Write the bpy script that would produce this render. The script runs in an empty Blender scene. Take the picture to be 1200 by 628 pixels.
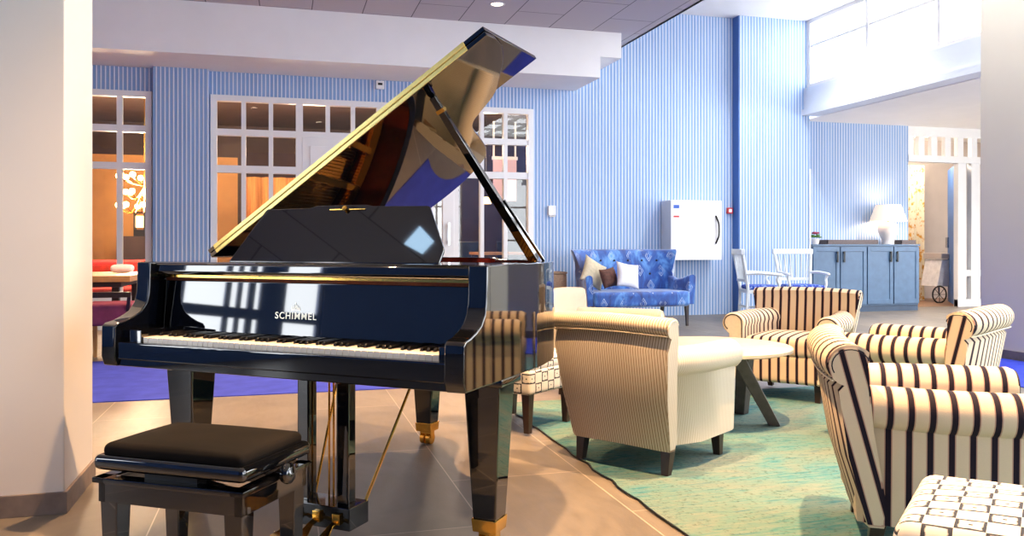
import bpy, bmesh, math, random
from mathutils import Vector, Matrix
random.seed(7)
C = bpy.context.scene.collection
sc = bpy.context.scene
PI = math.pi
R = math.radians

# ------------------------------------------------------------------ camera
F_PX, YAW, CAM_H = 965.0, R(15.631), 1.05
cam_d = bpy.data.cameras.new('camera')
cam = bpy.data.objects.new('camera', cam_d); C.objects.link(cam)
cam_d.sensor_width = 36.0
cam_d.lens = F_PX / 1200.0 * 36.0
cam_d.shift_y = -27.0 / 1200.0
cam_d.clip_start = 0.05
cam.location = (0, 0, CAM_H)
cam.rotation_euler = (R(90), 0, -YAW)
sc.camera = cam

# ------------------------------------------------------------------ world, lights, exposure
wd = bpy.data.worlds.new('sky'); sc.world = wd; wd.use_nodes = True
bg = wd.node_tree.nodes['Background']
bg.inputs[0].default_value = (0.90, 0.95, 1.0, 1)
bg.inputs[1].default_value = 8.0
sc.view_settings.view_transform = 'Standard'
sc.view_settings.look = 'None'
sc.view_settings.gamma = 1.0
sc.view_settings.exposure = 0.45
sc.view_settings.use_curve_mapping = False
sc.cycles.max_bounces = 10
sc.cycles.diffuse_bounces = 5
sc.cycles.glossy_bounces = 6
sc.cycles.transparent_max_bounces = 12
sc.cycles.caustics_reflective = False
sc.cycles.caustics_refractive = False
sc.cycles.sample_clamp_indirect = 6.0
sc.cycles.use_denoising = True

def portal(name, loc, rot, sx, sy):
    l = bpy.data.lights.new(name, 'AREA'); l.shape = 'RECTANGLE'; l.size = sx; l.size_y = sy
    l.cycles.is_portal = True
    o = bpy.data.objects.new(name, l); C.objects.link(o); o.location = loc; o.rotation_euler = rot
portal('clerestory_daylight_portal', (7.95, 3.7, 3.98), (0, R(90), 0), 1.0, 14.4)
for _x in (4.4, 8.4):
    portal('rear_window_daylight_portal', (_x, -3.98, 1.75), (R(90), 0, 0), 2.6, 3.1)
portal('side_window_daylight_portal', (-4.98, 2.34, 1.65), (0, R(-90), 0), 3.1, 1.35)
portal('skylight_portal', (6.25, 2.0, 4.49), (0, 0, 0), 2.5, 10.0)
portal('added_opening_daylight_portal', (13.98, 2.2, 1.6), (0, R(90), 0), 2.4, 11.0)  # serves the opening added in the right wall

def spot(name, loc, power, col, size=R(100), blend=0.6, rad=0.05, tgt=None):
    l = bpy.data.lights.new(name, 'SPOT'); l.energy = power; l.color = col
    l.spot_size = size; l.spot_blend = blend; l.shadow_soft_size = rad
    o = bpy.data.objects.new(name, l); C.objects.link(o); o.location = loc
    if tgt:
        d = Vector(tgt) - Vector(loc); o.rotation_euler = d.to_track_quat('-Z', 'Y').to_euler()
    return o
def point(name, loc, power, col, rad=0.06):
    l = bpy.data.lights.new(name, 'POINT'); l.energy = power; l.color = col; l.shadow_soft_size = rad
    o = bpy.data.objects.new(name, l); C.objects.link(o); o.location = loc
    return o
WARM = (1.0, 0.59, 0.28)
SPOTS = [(2.12, 2.77, 1050, 'beside the piano'), (0.83, 2.93, 850, 'over the piano keyboard'), (-0.55, 4.6, 480, 'behind the piano on the left'), (2.2, 5.0, 120, 'over the cream armchairs'),
         (3.6, 3.3, 40, 'over the striped armchairs'), (0.9, 6.6, 500, 'over the blue carpet'), (3.7, 1.6, 45, 'over the near ottoman'), (-1.6, 1.8, 80, 'in front of the left column'),
         (-1.4, 8.3, 420, 'in front of the left window'), (0.9, 8.6, 420, 'in front of the right window')]

# ------------------------------------------------------------------ materials
def new_mat(name):
    m = bpy.data.materials.new(name); m.use_nodes = True
    nt = m.node_tree; nt.nodes.clear()
    out = nt.nodes.new('ShaderNodeOutputMaterial'); b = nt.nodes.new('ShaderNodeBsdfPrincipled')
    nt.links.new(b.outputs[0], out.inputs[0])
    return m, nt, b
def lin(c):
    return tuple(((x/255.0)/12.92 if x/255.0 <= 0.04045 else ((x/255.0+0.055)/1.055)**2.4) for x in c) + (1,)
class G:
    """small node-graph helper"""
    def __init__(s, nt): s.nt = nt
    def n(s, t, **k):
        x = s.nt.nodes.new(t)
        for a, v in k.items(): setattr(x, a, v)
        return x
    def put(s, sock, v):
        if isinstance(v, bpy.types.NodeSocket): s.nt.links.new(v, sock)
        else: sock.default_value = v
    def m(s, op, a, b=None, c=None, clamp=False):
        x = s.n('ShaderNodeMath', operation=op, use_clamp=clamp); s.put(x.inputs[0], a)
        if b is not None: s.put(x.inputs[1], b)
        if c is not None: s.put(x.inputs[2], c)
        return x.outputs[0]
    def mix(s, f, a, b, bt='MIX'):
        x = s.n('ShaderNodeMix', data_type='RGBA', blend_type=bt)
        s.put(x.inputs[0], f); s.put(x.inputs[6], a); s.put(x.inputs[7], b); return x.outputs[2]
    def co(s, kind='Object'):
        return s.n('ShaderNodeTexCoord').outputs[kind]
    def sep(s, v):
        x = s.n('ShaderNodeSeparateXYZ'); s.put(x.inputs[0], v); return x.outputs
    def map(s, v, loc=(0,0,0), rot=(0,0,0), sca=(1,1,1)):
        x = s.n('ShaderNodeMapping'); s.put(x.inputs[0], v); x.inputs[1].default_value = loc
        x.inputs[2].default_value = rot; x.inputs[3].default_value = sca; return x.outputs[0]
    def noise(s, v, scale, det=4, rough=0.5, dist=0):
        x = s.n('ShaderNodeTexNoise'); s.put(x.inputs['Vector'], v); x.inputs['Scale'].default_value = scale
        x.inputs['Detail'].default_value = det; x.inputs['Roughness'].default_value = rough
        x.inputs['Distortion'].default_value = dist; return x.outputs[0]
    def ramp(s, f, stops):
        x = s.n('ShaderNodeValToRGB'); s.put(x.inputs[0], f); e = x.color_ramp.elements
        while len(e) > 1: e.remove(e[-1])
        e[0].position, e[0].color = stops[0]
        for p, c in stops[1:]:
            q = e.new(p); q.color = c
        return x.outputs[0]
    def bump(s, h, st, dist=0.01, b=None):
        x = s.n('ShaderNodeBump'); x.inputs['Strength'].default_value = st; x.inputs['Distance'].default_value = dist
        s.put(x.inputs['Height'], h); s.nt.links.new(x.outputs[0], b.inputs['Normal'])
def simple(name, col, rough=0.5, metal=0.0, noise=0.06, scale=12, coat=0, spec=0.5, bump=0):
    m, nt, b = new_mat(name); g = G(nt)
    c = lin(col)
    nn = g.noise(g.co(), scale, 4)
    lo = tuple(x*(1-noise*2.2) for x in c[:3])+(1,); hi = tuple(min(1, x*(1+noise*2.2)) for x in c[:3])+(1,)
    nt.links.new(g.ramp(nn, [(0.25, lo), (0.75, hi)]), b.inputs['Base Color'])
    b.inputs['Roughness'].default_value = rough; b.inputs['Metallic'].default_value = metal
    b.inputs['Specular IOR Level'].default_value = spec
    b.inputs['Coat Weight'].default_value = coat; b.inputs['Coat Roughness'].default_value = 0.02
    if bump: g.bump(nn, bump, 0.004, b)
    return m
M = {}
M['lacquer'] = simple('black_lacquer', (7, 8, 11), 0.03, 0, 0.0, 3, 0, 0.5)
M['lacquer'].node_tree.nodes['Principled BSDF'].inputs['IOR'].default_value = 1.82
M['plaster'] = simple('white_plaster', (244, 241, 238), 0.75, 0, 0.01, 3)
M['column_plaster'] = simple('warm_white_plaster', (222, 217, 210), 0.7, 0, 0.012, 2)
M['grey_plaster'] = simple('light_grey_plaster', (218, 208, 190), 0.7, 0, 0.012, 2)
M['beam_white'] = simple('cool_white_paint', (228, 234, 242), 0.55, 0, 0.01, 2)
M['white_paint'] = simple('white_gloss_paint', (236, 234, 232), 0.35, 0, 0.01, 5)
M['chair_white'] = simple('white_painted_wood', (225, 230, 230), 0.4, 0, 0.04, 30)
M['brass'] = simple('polished_brass', (226, 178, 86), 0.16, 1.0, 0.04, 40)
M['brass_pale'] = simple('pale_hinge_brass', (240, 222, 140), 0.38, 0.75, 0.04, 40)
M['bronze'] = simple('gold_bronze_paint', (206, 148, 62), 0.32, 0.85, 0.04, 25)
M['chrome'] = simple('polished_steel', (190, 190, 192), 0.15, 1.0, 0.02, 20)
M['black_metal'] = simple('black_metal', (18, 18, 20), 0.35, 0.3, 0.02, 20)
M['mahogany'] = simple('mahogany', (96, 28, 18), 0.22, 0, 0.18, 14, 0.5)
M['dark_wood'] = simple('dark_stained_wood', (44, 28, 22), 0.35, 0, 0.15, 22)
M['grey_wood'] = simple('grey_brown_oak_legs', (74, 66, 62), 0.5, 0, 0.15, 22)
M['ivory'] = simple('white_key_acrylic', (238, 232, 218), 0.2, 0, 0.01, 20)
M['ebony'] = simple('black_key', (14, 13, 13), 0.25, 0, 0.02, 20)
M['felt_red'] = simple('red_brown_felt', (92, 44, 24), 0.9, 0, 0.1, 60)
M['gold_text'] = simple('silver_gold_letters', (238, 232, 214), 0.3, 0.4, 0.0, 20)
M['skirting'] = simple('grey_stone_skirting', (116, 104, 98), 0.45, 0, 0.12, 16)
M['carpet_blue'] = simple('royal_blue_carpet', (58, 70, 176), 0.95, 0, 0.08, 7, 0, 0.1, 0.4)
M['cabinet_blue'] = simple('slate_blue_paint', (70, 98, 130), 0.4, 0, 0.06, 9)
M['cabinet_shaded'] = simple('shaded_slate_blue_paint', (46, 66, 92), 0.45)  # shade of the base recess put into the plinth colour
M['blue_plain'] = simple('plain_blue_paint', (62, 104, 170), 0.5, 0, 0.03, 4)
M['red'] = simple('red_plastic', (190, 40, 44), 0.4)
M['red_fabric'] = simple('red_seat_fabric', (176, 34, 26), 0.8, 0, 0.12, 12)
M['maroon'] = simple('maroon_fabric', (74, 22, 30), 0.8, 0, 0.12, 12)
M['navy_piping'] = simple('navy_piping', (30, 24, 36), 0.8)
M['purple'] = simple('plum_fabric', (120, 44, 76), 0.8, 0, 0.12, 12)
M['orange_wall'] = simple('ochre_wall', (222, 160, 96), 0.8, 0, 0.07, 2)
M['brown_dark'] = simple('dark_brown_panelling', (70, 52, 46), 0.7, 0, 0.12, 3)
M['grey_beige'] = simple('grey_beige_paint', (196, 184, 176), 0.7, 0, 0.03, 3)
M['ceramic'] = simple('white_ceramic', (236, 230, 226), 0.3, 0, 0.02, 5, 0.3)
M['leaf'] = simple('green_leaf', (70, 120, 50), 0.5, 0, 0.2, 20)
M['pink_flower'] = simple('dark_pink_flower', (150, 50, 80), 0.6, 0, 0.2, 20)
M['tray'] = simple('dark_woven_tray', (96, 84, 84), 0.6, 0, 0.15, 50)
M['cushion_white'] = simple('white_linen', (232, 230, 232), 0.85, 0, 0.03, 20)
M['cushion_sand'] = simple('sand_linen', (206, 192, 162), 0.85, 0, 0.08, 20)
M['cushion_brown'] = simple('brown_velvet', (100, 64, 52), 0.8, 0, 0.2, 20)
M['rubber'] = simple('black_rubber', (20, 20, 22), 0.7)
M['sticker_blue'] = simple('blue_sticker', (50, 90, 180), 0.5)
M['sticker_red'] = simple('red_sticker', (200, 50, 50), 0.5)
M['sticker_white'] = simple('white_sticker', (240, 240, 240), 0.5)
M['passage_wood'] = simple('brown_wood_floor', (136, 100, 74), 0.4, 0, 0.12, 6)
M['wood_top'] = simple('honey_oak', (206, 146, 84), 0.35, 0, 0.10, 9)
M['white_cloth'] = simple('white_cloth', (235, 230, 228), 0.9)

def mat_emit(name, col, st):
    m, nt, b = new_mat(name)
    b.inputs['Base Color'].default_value = lin(col); b.inputs['Emission Color'].default_value = lin(col)
    b.inputs['Emission Strength'].default_value = st
    return m
M['bulb'] = mat_emit('warm_bulb', (255, 206, 140), 14)
M['downlight'] = mat_emit('lit_downlight', (255, 236, 205), 10)
M['lantern_glass'] = mat_emit('lantern_glass', (255, 214, 150), 3.0)
M['shade'] = mat_emit('lit_lamp_shade', (255, 232, 204), 0.35)
M['panel_light'] = mat_emit('daylight_ceiling_panel', (180, 216, 246), 7)
M['exit_green'] = mat_emit('green_exit_sign', (40, 190, 130), 1.2)
M['magenta_screen'] = mat_emit('pink_lit_blind', (200, 170, 176), 0.14)

def mat_glass():
    m = bpy.data.materials.new('window_glass'); m.use_nodes = True; nt = m.node_tree; nt.nodes.clear(); g = G(nt)
    out = g.n('ShaderNodeOutputMaterial'); t = g.n('ShaderNodeBsdfTransparent'); s = g.n('ShaderNodeBsdfGlossy')
    s.inputs['Roughness'].default_value = 0.01
    fr = g.n('ShaderNodeFresnel'); geo = g.n('ShaderNodeNewGeometry')
    nt.links.new(g.m('ADD', 1.5, g.m('MULTIPLY', geo.outputs['Backfacing'], 1/1.5-1.5)), fr.inputs[0])
    mx = g.n('ShaderNodeMixShader'); nt.links.new(fr.outputs[0], mx.inputs[0])
    nt.links.new(t.outputs[0], mx.inputs[1]); nt.links.new(s.outputs[0], mx.inputs[2]); nt.links.new(mx.outputs[0], out.inputs[0])
    return m
M['glass'] = mat_glass()

def mat_wall():
    m, nt, b = new_mat('blue_striped_boarding'); g = G(nt)
    s = g.sep(g.co())
    p = g.m('FRACT', g.m('MULTIPLY', s[0], 1/0.05))
    d = g.m('ABSOLUTE', g.m('SUBTRACT', p, 0.5))            # 0 mid .. 0.5 edge
    line = g.m('SMOOTH_MIN', g.m('MULTIPLY', g.m('SUBTRACT', d, 0.27), 9, clamp=True), 1.0, 0.1)
    nz = g.noise(g.map(g.co(), sca=(3, 3, .4)), 3, 3)
    base = g.ramp(nz, [(0.3, lin((128, 162, 208))), (0.7, lin((140, 173, 217)))])
    groove = g.m('MULTIPLY', g.m('SUBTRACT', 0.05, g.m('ABSOLUTE', g.m('SUBTRACT', d, 0.24))), 30, clamp=True)
    nt.links.new(g.mix(g.m('MULTIPLY', groove, .8), g.mix(line, base, lin((212, 220, 236))), lin((78, 108, 160))), b.inputs['Base Color'])
    b.inputs['Roughness'].default_value = 0.55
    g.bump(line, 0.35, 0.004, b)
    return m
M['wall'] = mat_wall()

def mat_floor():
    m, nt, b = new_mat('stone_floor_tiles'); g = G(nt)
    v = g.map(g.co(), loc=(0, -0.13, 0), rot=(0, 0, R(90)))
    br = g.n('ShaderNodeTexBrick'); nt.links.new(v, br.inputs['Vector'])
    br.inputs['Scale'].default_value = 1; br.inputs['Mortar Size'].default_value = 0.0028; br.inputs['Mortar Smooth'].default_value = 0.3
    br.inputs['Brick Width'].default_value = 1.2; br.inputs['Row Height'].default_value = 0.60; br.offset = 0.5
    br.inputs['Color1'].default_value = lin((126, 117, 107)); br.inputs['Color2'].default_value = lin((113, 106, 99))
    br.inputs['Mortar'].default_value = lin((176, 164, 150))
    n1 = g.noise(g.map(g.co(), sca=(1.6, .8, 1)), 2.2, 7, 0.62, 0.8)
    n2 = g.noise(g.map(g.co(), rot=(0, 0, 0.4), sca=(6, 1.2, 1)), 4, 6, 0.6, 0.5)
    k = g.ramp(n1, [(0.3, (0.74, 0.74, 0.76, 1)), (0.7, (1.12, 1.10, 1.06, 1))])
    k2 = g.ramp(n2, [(0.3, (0.86, 0.86, 0.87, 1)), (0.7, (1.08, 1.07, 1.05, 1))])
    c = g.mix(1.0, g.mix(1.0, br.outputs[0], k, 'MULTIPLY'), k2, 'MULTIPLY')
    nt.links.new(c, b.inputs['Base Color'])
    nt.links.new(g.ramp(n2, [(0.2, (0.36,)*3+(1,)), (0.8, (0.52,)*3+(1,))]), b.inputs['Roughness'])
    g.bump(n2, 0.08, 0.01, b)
    return m
M['floor'] = mat_floor()

def mat_rug():
    m, nt, b = new_mat('faded_teal_rug'); g = G(nt)
    co = g.co()
    n1 = g.noise(g.map(co, sca=(1, 1.3, 1)), 1.3, 5, 0.6, 1.2)
    n2 = g.noise(g.map(co, rot=(0, 0, R(20)), sca=(2.2, 14, 1)), 3.5, 6, 0.65, 0.3)
    n3 = g.noise(co, 55, 3, 0.6)
    c = g.ramp(n1, [(0.30, lin((38, 100, 118))), (0.42, lin((70, 122, 124))), (0.52, lin((92, 124, 118))), (0.64, lin((108, 122, 114))), (0.75, lin((64, 118, 122)))])
    c = g.mix(g.m('MULTIPLY', g.ramp(n2, [(0.42, (0, 0, 0, 1)), (0.62, (1, 1, 1, 1))]), 0.5), c, lin((128, 132, 122)))
    c = g.mix(g.m('MULTIPLY', g.ramp(n2, [(0.30, (1, 1, 1, 1)), (0.44, (0, 0, 0, 1))]), 0.6), c, lin((24, 80, 112)))
    c = g.mix(g.m('MULTIPLY', g.ramp(n3, [(0.55, (0, 0, 0, 1)), (0.68, (1, 1, 1, 1))]), 0.5), c, lin((48, 64, 64)))
    nt.links.new(c, b.inputs['Base Color']); b.inputs['Roughness'].default_value = 0.95
    b.inputs['Specular IOR Level'].default_value = 0.1
    g.bump(n3, 0.5, 0.006, b)
    return m
M['rug'] = mat_rug()

def mat_ceiling():
    m, nt, b = new_mat('grey_ceiling_tiles'); g = G(nt)
    v = g.map(g.co(), loc=(-0.02, 0.25, 0), rot=(0, 0, R(90)))
    br = g.n('ShaderNodeTexBrick'); nt.links.new(v, br.inputs['Vector'])
    br.inputs['Scale'].default_value = 1; br.inputs['Mortar Size'].default_value = 0.006; br.inputs['Mortar Smooth'].default_value = 0.1
    br.inputs['Brick Width'].default_value = 1.2; br.inputs['Row Height'].default_value = 0.60; br.offset = 0.5
    br.inputs['Color1'].default_value = lin((198, 191, 194)); br.inputs['Color2'].default_value = lin((190, 184, 188))
    br.inputs['Mortar'].default_value = lin((96, 92, 98))
    nt.links.new(br.outputs[0], b.inputs['Base Color']); b.inputs['Roughness'].default_value = 0.85
    return m
M['ceiling'] = mat_ceiling()

def mat_stripe(name, axis, pitch, frac, cream, dark, thin=None, off=0.0, bend=0.0):
    """woven stripes that run across the chosen chair axis"""
    m, nt, b = new_mat(name); g = G(nt)
    s = g.sep(g.co())
    x = s[axis]
    if bend: x = g.m('ADD', x, g.m('MULTIPLY', s[2], bend))
    p = g.m('FRACT', g.m('ADD', g.m('MULTIPLY', x, 1/pitch), 50.5+off))
    d = g.m('ABSOLUTE', g.m('SUBTRACT', p, 0.5))
    band = g.m('MULTIPLY', g.m('SUBTRACT', frac/2, d), 60, clamp=True)
    nz = g.noise(g.co(), 260, 2)
    cr = g.mix(g.m('MULTIPLY', nz, 0.25), lin(cream), lin(tuple(int(c*0.86) for c in cream)))
    if thin:
        t = g.m('MULTIPLY', g.m('SUBTRACT', frac/2+0.06, d), 40, clamp=True)
        cr = g.mix(t, cr, lin(thin))
    nt.links.new(g.mix(band, cr, lin(dark)), b.inputs['Base Color'])
    b.inputs['Roughness'].default_value = 0.85; b.inputs['Specular IOR Level'].default_value = 0.2
    g.bump(nz, 0.25, 0.002, b)
    return m
CRM, DRK, TH = (212, 194, 166), (30, 22, 34), (176, 138, 122)
M['str_x'] = mat_stripe('cream_navy_stripe_arm', 0, 0.060, 0.30, CRM, DRK, TH)
M['str_y'] = mat_stripe('cream_navy_stripe_back', 1, 0.060, 0.28, CRM, DRK, TH)
M['str_rake'] = mat_stripe('cream_navy_stripe_side', 0, 0.060, 0.28, CRM, DRK, TH, 0.35, .27)
CR2, PIN = (210, 198, 178), (136, 112, 90)
M['pin_x'] = mat_stripe('cream_pinstripe_arm', 0, 0.0125, 0.34, CR2, (190, 174, 150))
M['pin_y'] = mat_stripe('cream_pinstripe_back', 1, 0.0125, 0.26, CR2, PIN)
M['cream_plain'] = simple('cream_cloth', (224, 208, 182), 0.85, 0, 0.03, 60)

def mat_ottoman():
    m, nt, b = new_mat('white_block_print_cloth'); g = G(nt)
    uv = g.co('UV'); s = g.sep(uv); cell = 0.062
    wob = g.noise(uv, 55, 2, 0.6)
    fx = g.m('ADD', g.m('MULTIPLY', s[0], 1/cell), 40.0); fy = g.m('ADD', g.m('MULTIPLY', s[1], 1/(cell*0.9)), 40.0)
    ix = g.m('FLOOR', fx); iy = g.m('FLOOR', fy)
    chk = g.m('MODULO', g.m('ADD', ix, iy), 2.0)
    dx = g.m('ABSOLUTE', g.m('SUBTRACT', g.m('FRACT', fx), 0.5)); dy = g.m('ABSOLUTE', g.m('SUBTRACT', g.m('FRACT', fy), 0.5))
    mx = g.m('ADD', g.m('MAXIMUM', dx, dy), g.m('MULTIPLY', g.m('SUBTRACT', wob, 0.5), 0.22))
    fr = g.m('MULTIPLY', g.m('SUBTRACT', mx, 0.33), 14, clamp=True)
    dot = g.m('MULTIPLY', g.m('SUBTRACT', 0.085, g.m('MAXIMUM', dx, dy)), 30, clamp=True)
    ink = g.m('MULTIPLY', g.m('MAXIMUM', fr, dot), chk)
    nt.links.new(g.mix(ink, lin((198, 196, 190)), lin((26, 34, 50))), b.inputs['Base Color'])
    b.inputs['Roughness'].default_value = 0.85
    return m
M['ottoman'] = mat_ottoman()

def mat_velvet():
    m, nt, b = new_mat('blue_embroidered_velvet'); g = G(nt)
    uv = g.co('UV'); s = g.sep(uv)
    n1 = g.noise(g.map(g.co(), sca=(1, 1, .5)), 6, 4, 0.6, 0.6)
    c = g.ramp(n1, [(0.32, lin((10, 40, 108))), (0.5, lin((28, 84, 166))), (0.66, lin((92, 150, 214)))])
    u = g.m('MULTIPLY', s[0], 1/0.27); w = g.m('MULTIPLY', s[1], 1/0.20)
    row = g.m('FLOOR', g.m('ADD', w, 20.0))
    uu = g.m('ADD', u, g.m('MULTIPLY', row, 0.5))
    a = g.m('ABSOLUTE', g.m('SUBTRACT', g.m('FRACT', g.m('ADD', uu, 20.0)), 0.5))
    bb = g.m('ABSOLUTE', g.m('SUBTRACT', g.m('FRACT', g.m('ADD', w, 20.0)), 0.5))
    dm = g.m('ADD', g.m('MULTIPLY', a, 2.2), bb)
    l1 = g.m('MULTIPLY', g.m('SUBTRACT', 0.035, g.m('ABSOLUTE', g.m('SUBTRACT', dm, 0.36))), 60, clamp=True)
    l2 = g.m('MULTIPLY', g.m('SUBTRACT', 0.03, g.m('ABSOLUTE', g.m('SUBTRACT', dm, 0.20))), 60, clamp=True)
    nm = g.noise(uv, 9, 2)
    msk = g.m('MULTIPLY', g.m('SUBTRACT', nm, 0.40), 8, clamp=True)
    ink = g.m('MULTIPLY', g.m('MAXIMUM', l1, l2), g.m('MULTIPLY', msk, 0.75))
    nt.links.new(g.mix(ink, c, lin((212, 224, 236))), b.inputs['Base Color'])
    b.inputs['Roughness'].default_value = 0.6; b.inputs['Sheen Weight'].default_value = 0.5
    return m
M['velvet'] = mat_velvet()

def mat_two(name, c1, c2, scale, sca=(1, 1, 1), lo=0.45, hi=0.55, rough=0.6, coord='Object', det=4):
    m, nt, b = new_mat(name); g = G(nt)
    n1 = g.noise(g.map(g.co(coord), sca=sca), scale, det, 0.6, 0.4)
    nt.links.new(g.ramp(n1, [(lo, lin(c1)), (hi, lin(c2))]), b.inputs['Base Color']); b.inputs['Roughness'].default_value = rough
    return m
M['bench_velvet'] = mat_two('black_bench_velvet', (9, 8, 8), (22, 18, 16), 4, (1, 1, 1), 0.35, 0.75, 0.9)
M['bench_velvet'].node_tree.nodes['Principled BSDF'].inputs['Specular IOR Level'].default_value = 0.12
M['table_top'] = mat_two('whitewashed_wood', (176, 158, 130), (206, 188, 160), 6, (1, 9, 1), 0.3, 0.7, 0.4)
M['soundboard'] = mat_two('spruce_soundboard', (196, 136, 66), (222, 166, 92), 8, (1, 14, 1), 0.3, 0.7, 0.35)
M['curtain'] = mat_two('floral_curtain', (244, 232, 206), (216, 156, 60), 9, (1, 1, 1), 0.52, 0.62, 0.8)
M['seat_blue'] = mat_two('blue_dotted_seat', (30, 62, 160), (130, 160, 220), 34, (1, 1, 1), 0.55, 0.62, 0.8, det=1)
M['woven'] = mat_two('woven_beige', (190, 158, 128), (150, 118, 94), 30, (1, 1, 6), 0.4, 0.6, 0.7)
M['drape_orange'] = mat_two('amber_drapes', (176, 104, 50), (232, 170, 98), 5, (3, 3, .15), 0.35, 0.7, 0.8)

# ------------------------------------------------------------------ mesh helpers
class MB:
    def __init__(s): s.v = []; s.f = []; s.mi = []
    def add(s, vs, fs, mi=0):
        o = len(s.v); s.v += [tuple(p) for p in vs]
        s.f += [tuple(i+o for i in f) for f in fs]; s.mi += [mi]*len(fs); return s
    def box(s, x0, x1, y0, y1, z0, z1, mi=0):
        vs = [(x, y, z) for z in (z0, z1) for y in (y0, y1) for x in (x0, x1)]
        return s.add(vs, [(0, 2, 3, 1), (4, 5, 7, 6), (0, 1, 5, 4), (2, 6, 7, 3), (0, 4, 6, 2), (1, 3, 7, 5)], mi)
    def prism(s, poly, a, b, plane='xy', mi=0):
        def P(p, t):
            return {'xy': (p[0], p[1], t), 'xz': (p[0], t, p[1]), 'yz': (t, p[0], p[1])}[plane]
        n = len(poly)
        vs = [P(p, a) for p in poly] + [P(p, b) for p in poly]
        return s.add(vs, [tuple(range(n))[::-1], tuple(range(n, 2*n))] + [(i, (i+1) % n, n+(i+1) % n, n+i) for i in range(n)], mi)
    def loft(s, rings, cap=True, closed=True, mi=0):
        n = len(rings[0]); vs = [p for r in rings for p in r]; fs = []
        for k in range(len(rings)-1):
            for i in range(n if closed else n-1):
                j = (i+1) % n
                fs.append((k*n+i, k*n+j, (k+1)*n+j, (k+1)*n+i))
        if cap: fs += [tuple(range(n))[::-1], tuple(range((len(rings)-1)*n, len(rings)*n))]
        return s.add(vs, fs, mi)
    def lathe(s, prof, c=(0, 0, 0), n=24, mi=0):
        rings = [[(c[0]+r*math.cos(2*PI*i/n), c[1]+r*math.sin(2*PI*i/n), c[2]+z) for i in range(n)] for r, z in prof]
        return s.loft(rings, True, True, mi)
    def tube(s, pts, r, n=10, mi=0):
        pts = [Vector(p) for p in pts]; rr = r if isinstance(r, (list, tuple)) else [r]*len(pts); rings = []
        up = None
        for i, p in enumerate(pts):
            t = (pts[min(i+1, len(pts)-1)] - pts[max(i-1, 0)]).normalized()
            if up is None: up = t.orthogonal().normalized()
            up = (up - t*up.dot(t)).normalized(); w = t.cross(up)
            rings.append([tuple(p + (up*math.cos(2*PI*k/n) + w*math.sin(2*PI*k/n))*rr[i]) for k in range(n)])
        return s.loft(rings, True, True, mi)
    def bar(s, p, q, wa, wb=None, up=(0, 0, 1), ta=None, mi=0):
        """rectangular bar p->q, section wa (along side) x wb (along up); ta scales the far end"""
        p, q = Vector(p), Vector(q); wb = wb or wa; ta = ta or 1
        t = (q-p).normalized(); u = Vector(up)
        if abs(t.dot(u)) > 0.95: u = Vector((0, 1, 0))
        a = t.cross(u).normalized(); b = a.cross(t).normalized(); rings = []
        for c, k in ((p, 1), (q, ta)):
            rings.append([tuple(c + a*sx*wa*k/2 + b*sy*wb*k/2) for sx, sy in ((-1, -1), (1, -1), (1, 1), (-1, 1))])
        return s.loft(rings, True, True, mi)
    def leg(s, x, y, z0, z1, w0, w1, dx=0, dy=0, mi=0):
        """square tapered leg: width w1 on top (z1), w0 at the bottom (z0), foot shifted by dx, dy"""
        r = []
        for z, w, ox, oy in ((z0, w0, dx, dy), (z1, w1, 0, 0)):
            h = w/2; r.append([(x+ox-h, y+oy-h, z), (x+ox+h, y+oy-h, z), (x+ox+h, y+oy+h, z), (x+ox-h, y+oy+h, z)])
        return s.loft(r, True, True, mi)
    def rbox(s, c, size, r, k=4, m=8, puff=0.0, mi=0, taper=None):
        h = [q/2 for q in size]
        def samp(hh):
            r2 = min(r, hh*0.999)
            a = [-hh + r2*(1-math.cos(i/k*PI/2)) for i in range(k+1)]
            mid = [(-hh+r2) + (2*hh-2*r2)*i/m for i in range(1, m)]
            return a + mid + [-x for x in reversed(a)]
        S = [samp(q) for q in h]
        idx = {}; vs = []; fs = []
        def vid(p):
            key = tuple(round(q, 5) for q in p)
            if key in idx: return idx[key]
            q = Vector(p); inn = Vector([max(-h[i]+r, min(h[i]-r, q[i])) for i in range(3)]); d = q-inn
            o = inn + d.normalized()*r if d.length > 1e-9 else q
            if puff:
                e = max(0, 1-(q[0]/h[0])**2)*max(0, 1-(q[1]/h[1])**2)
                o = Vector((o[0], o[1], o[2] + puff*e*(q[2]/h[2])))
            if taper: o = Vector(taper(o))
            idx[key] = len(vs); vs.append((o[0]+c[0], o[1]+c[1], o[2]+c[2])); return idx[key]
        for ax in range(3):
            a, b = (ax+1) % 3, (ax+2) % 3
            for sg in (-1, 1):
                for i in range(len(S[a])-1):
                    for j in range(len(S[b])-1):
                        q = []
                        for (ii, jj) in ((i, j), (i+1, j), (i+1, j+1), (i, j+1)):
                            p = [0, 0, 0]; p[ax] = sg*h[ax]; p[a] = S[a][ii]; p[b] = S[b][jj]; q.append(vid(p))
                        fs.append(tuple(q if sg > 0 else q[::-1]))
        return s.add(vs, fs, mi)
    def build(s, name, mat, parent=None, bevel=0, seg=2, smooth=True, loc=None, rot=None, sharp=40):
        me = bpy.data.meshes.new(name); bm = bmesh.new()
        vv = [bm.verts.new(p) for p in s.v]
        for f, mi in zip(s.f, s.mi):
            try: bf = bm.faces.new([vv[i] for i in f]); bf.material_index = mi
            except ValueError: pass
        bmesh.ops.recalc_face_normals(bm, faces=bm.faces)
        if bevel:
            es = [e for e in bm.edges if len(e.link_faces) == 2 and e.calc_face_angle(0) > R(30)]
            bmesh.ops.bevel(bm, geom=es, offset=bevel, segments=seg, affect='EDGES', profile=0.5, clamp_overlap=True)
        uvl = bm.loops.layers.uv.new('UVMap')
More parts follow.
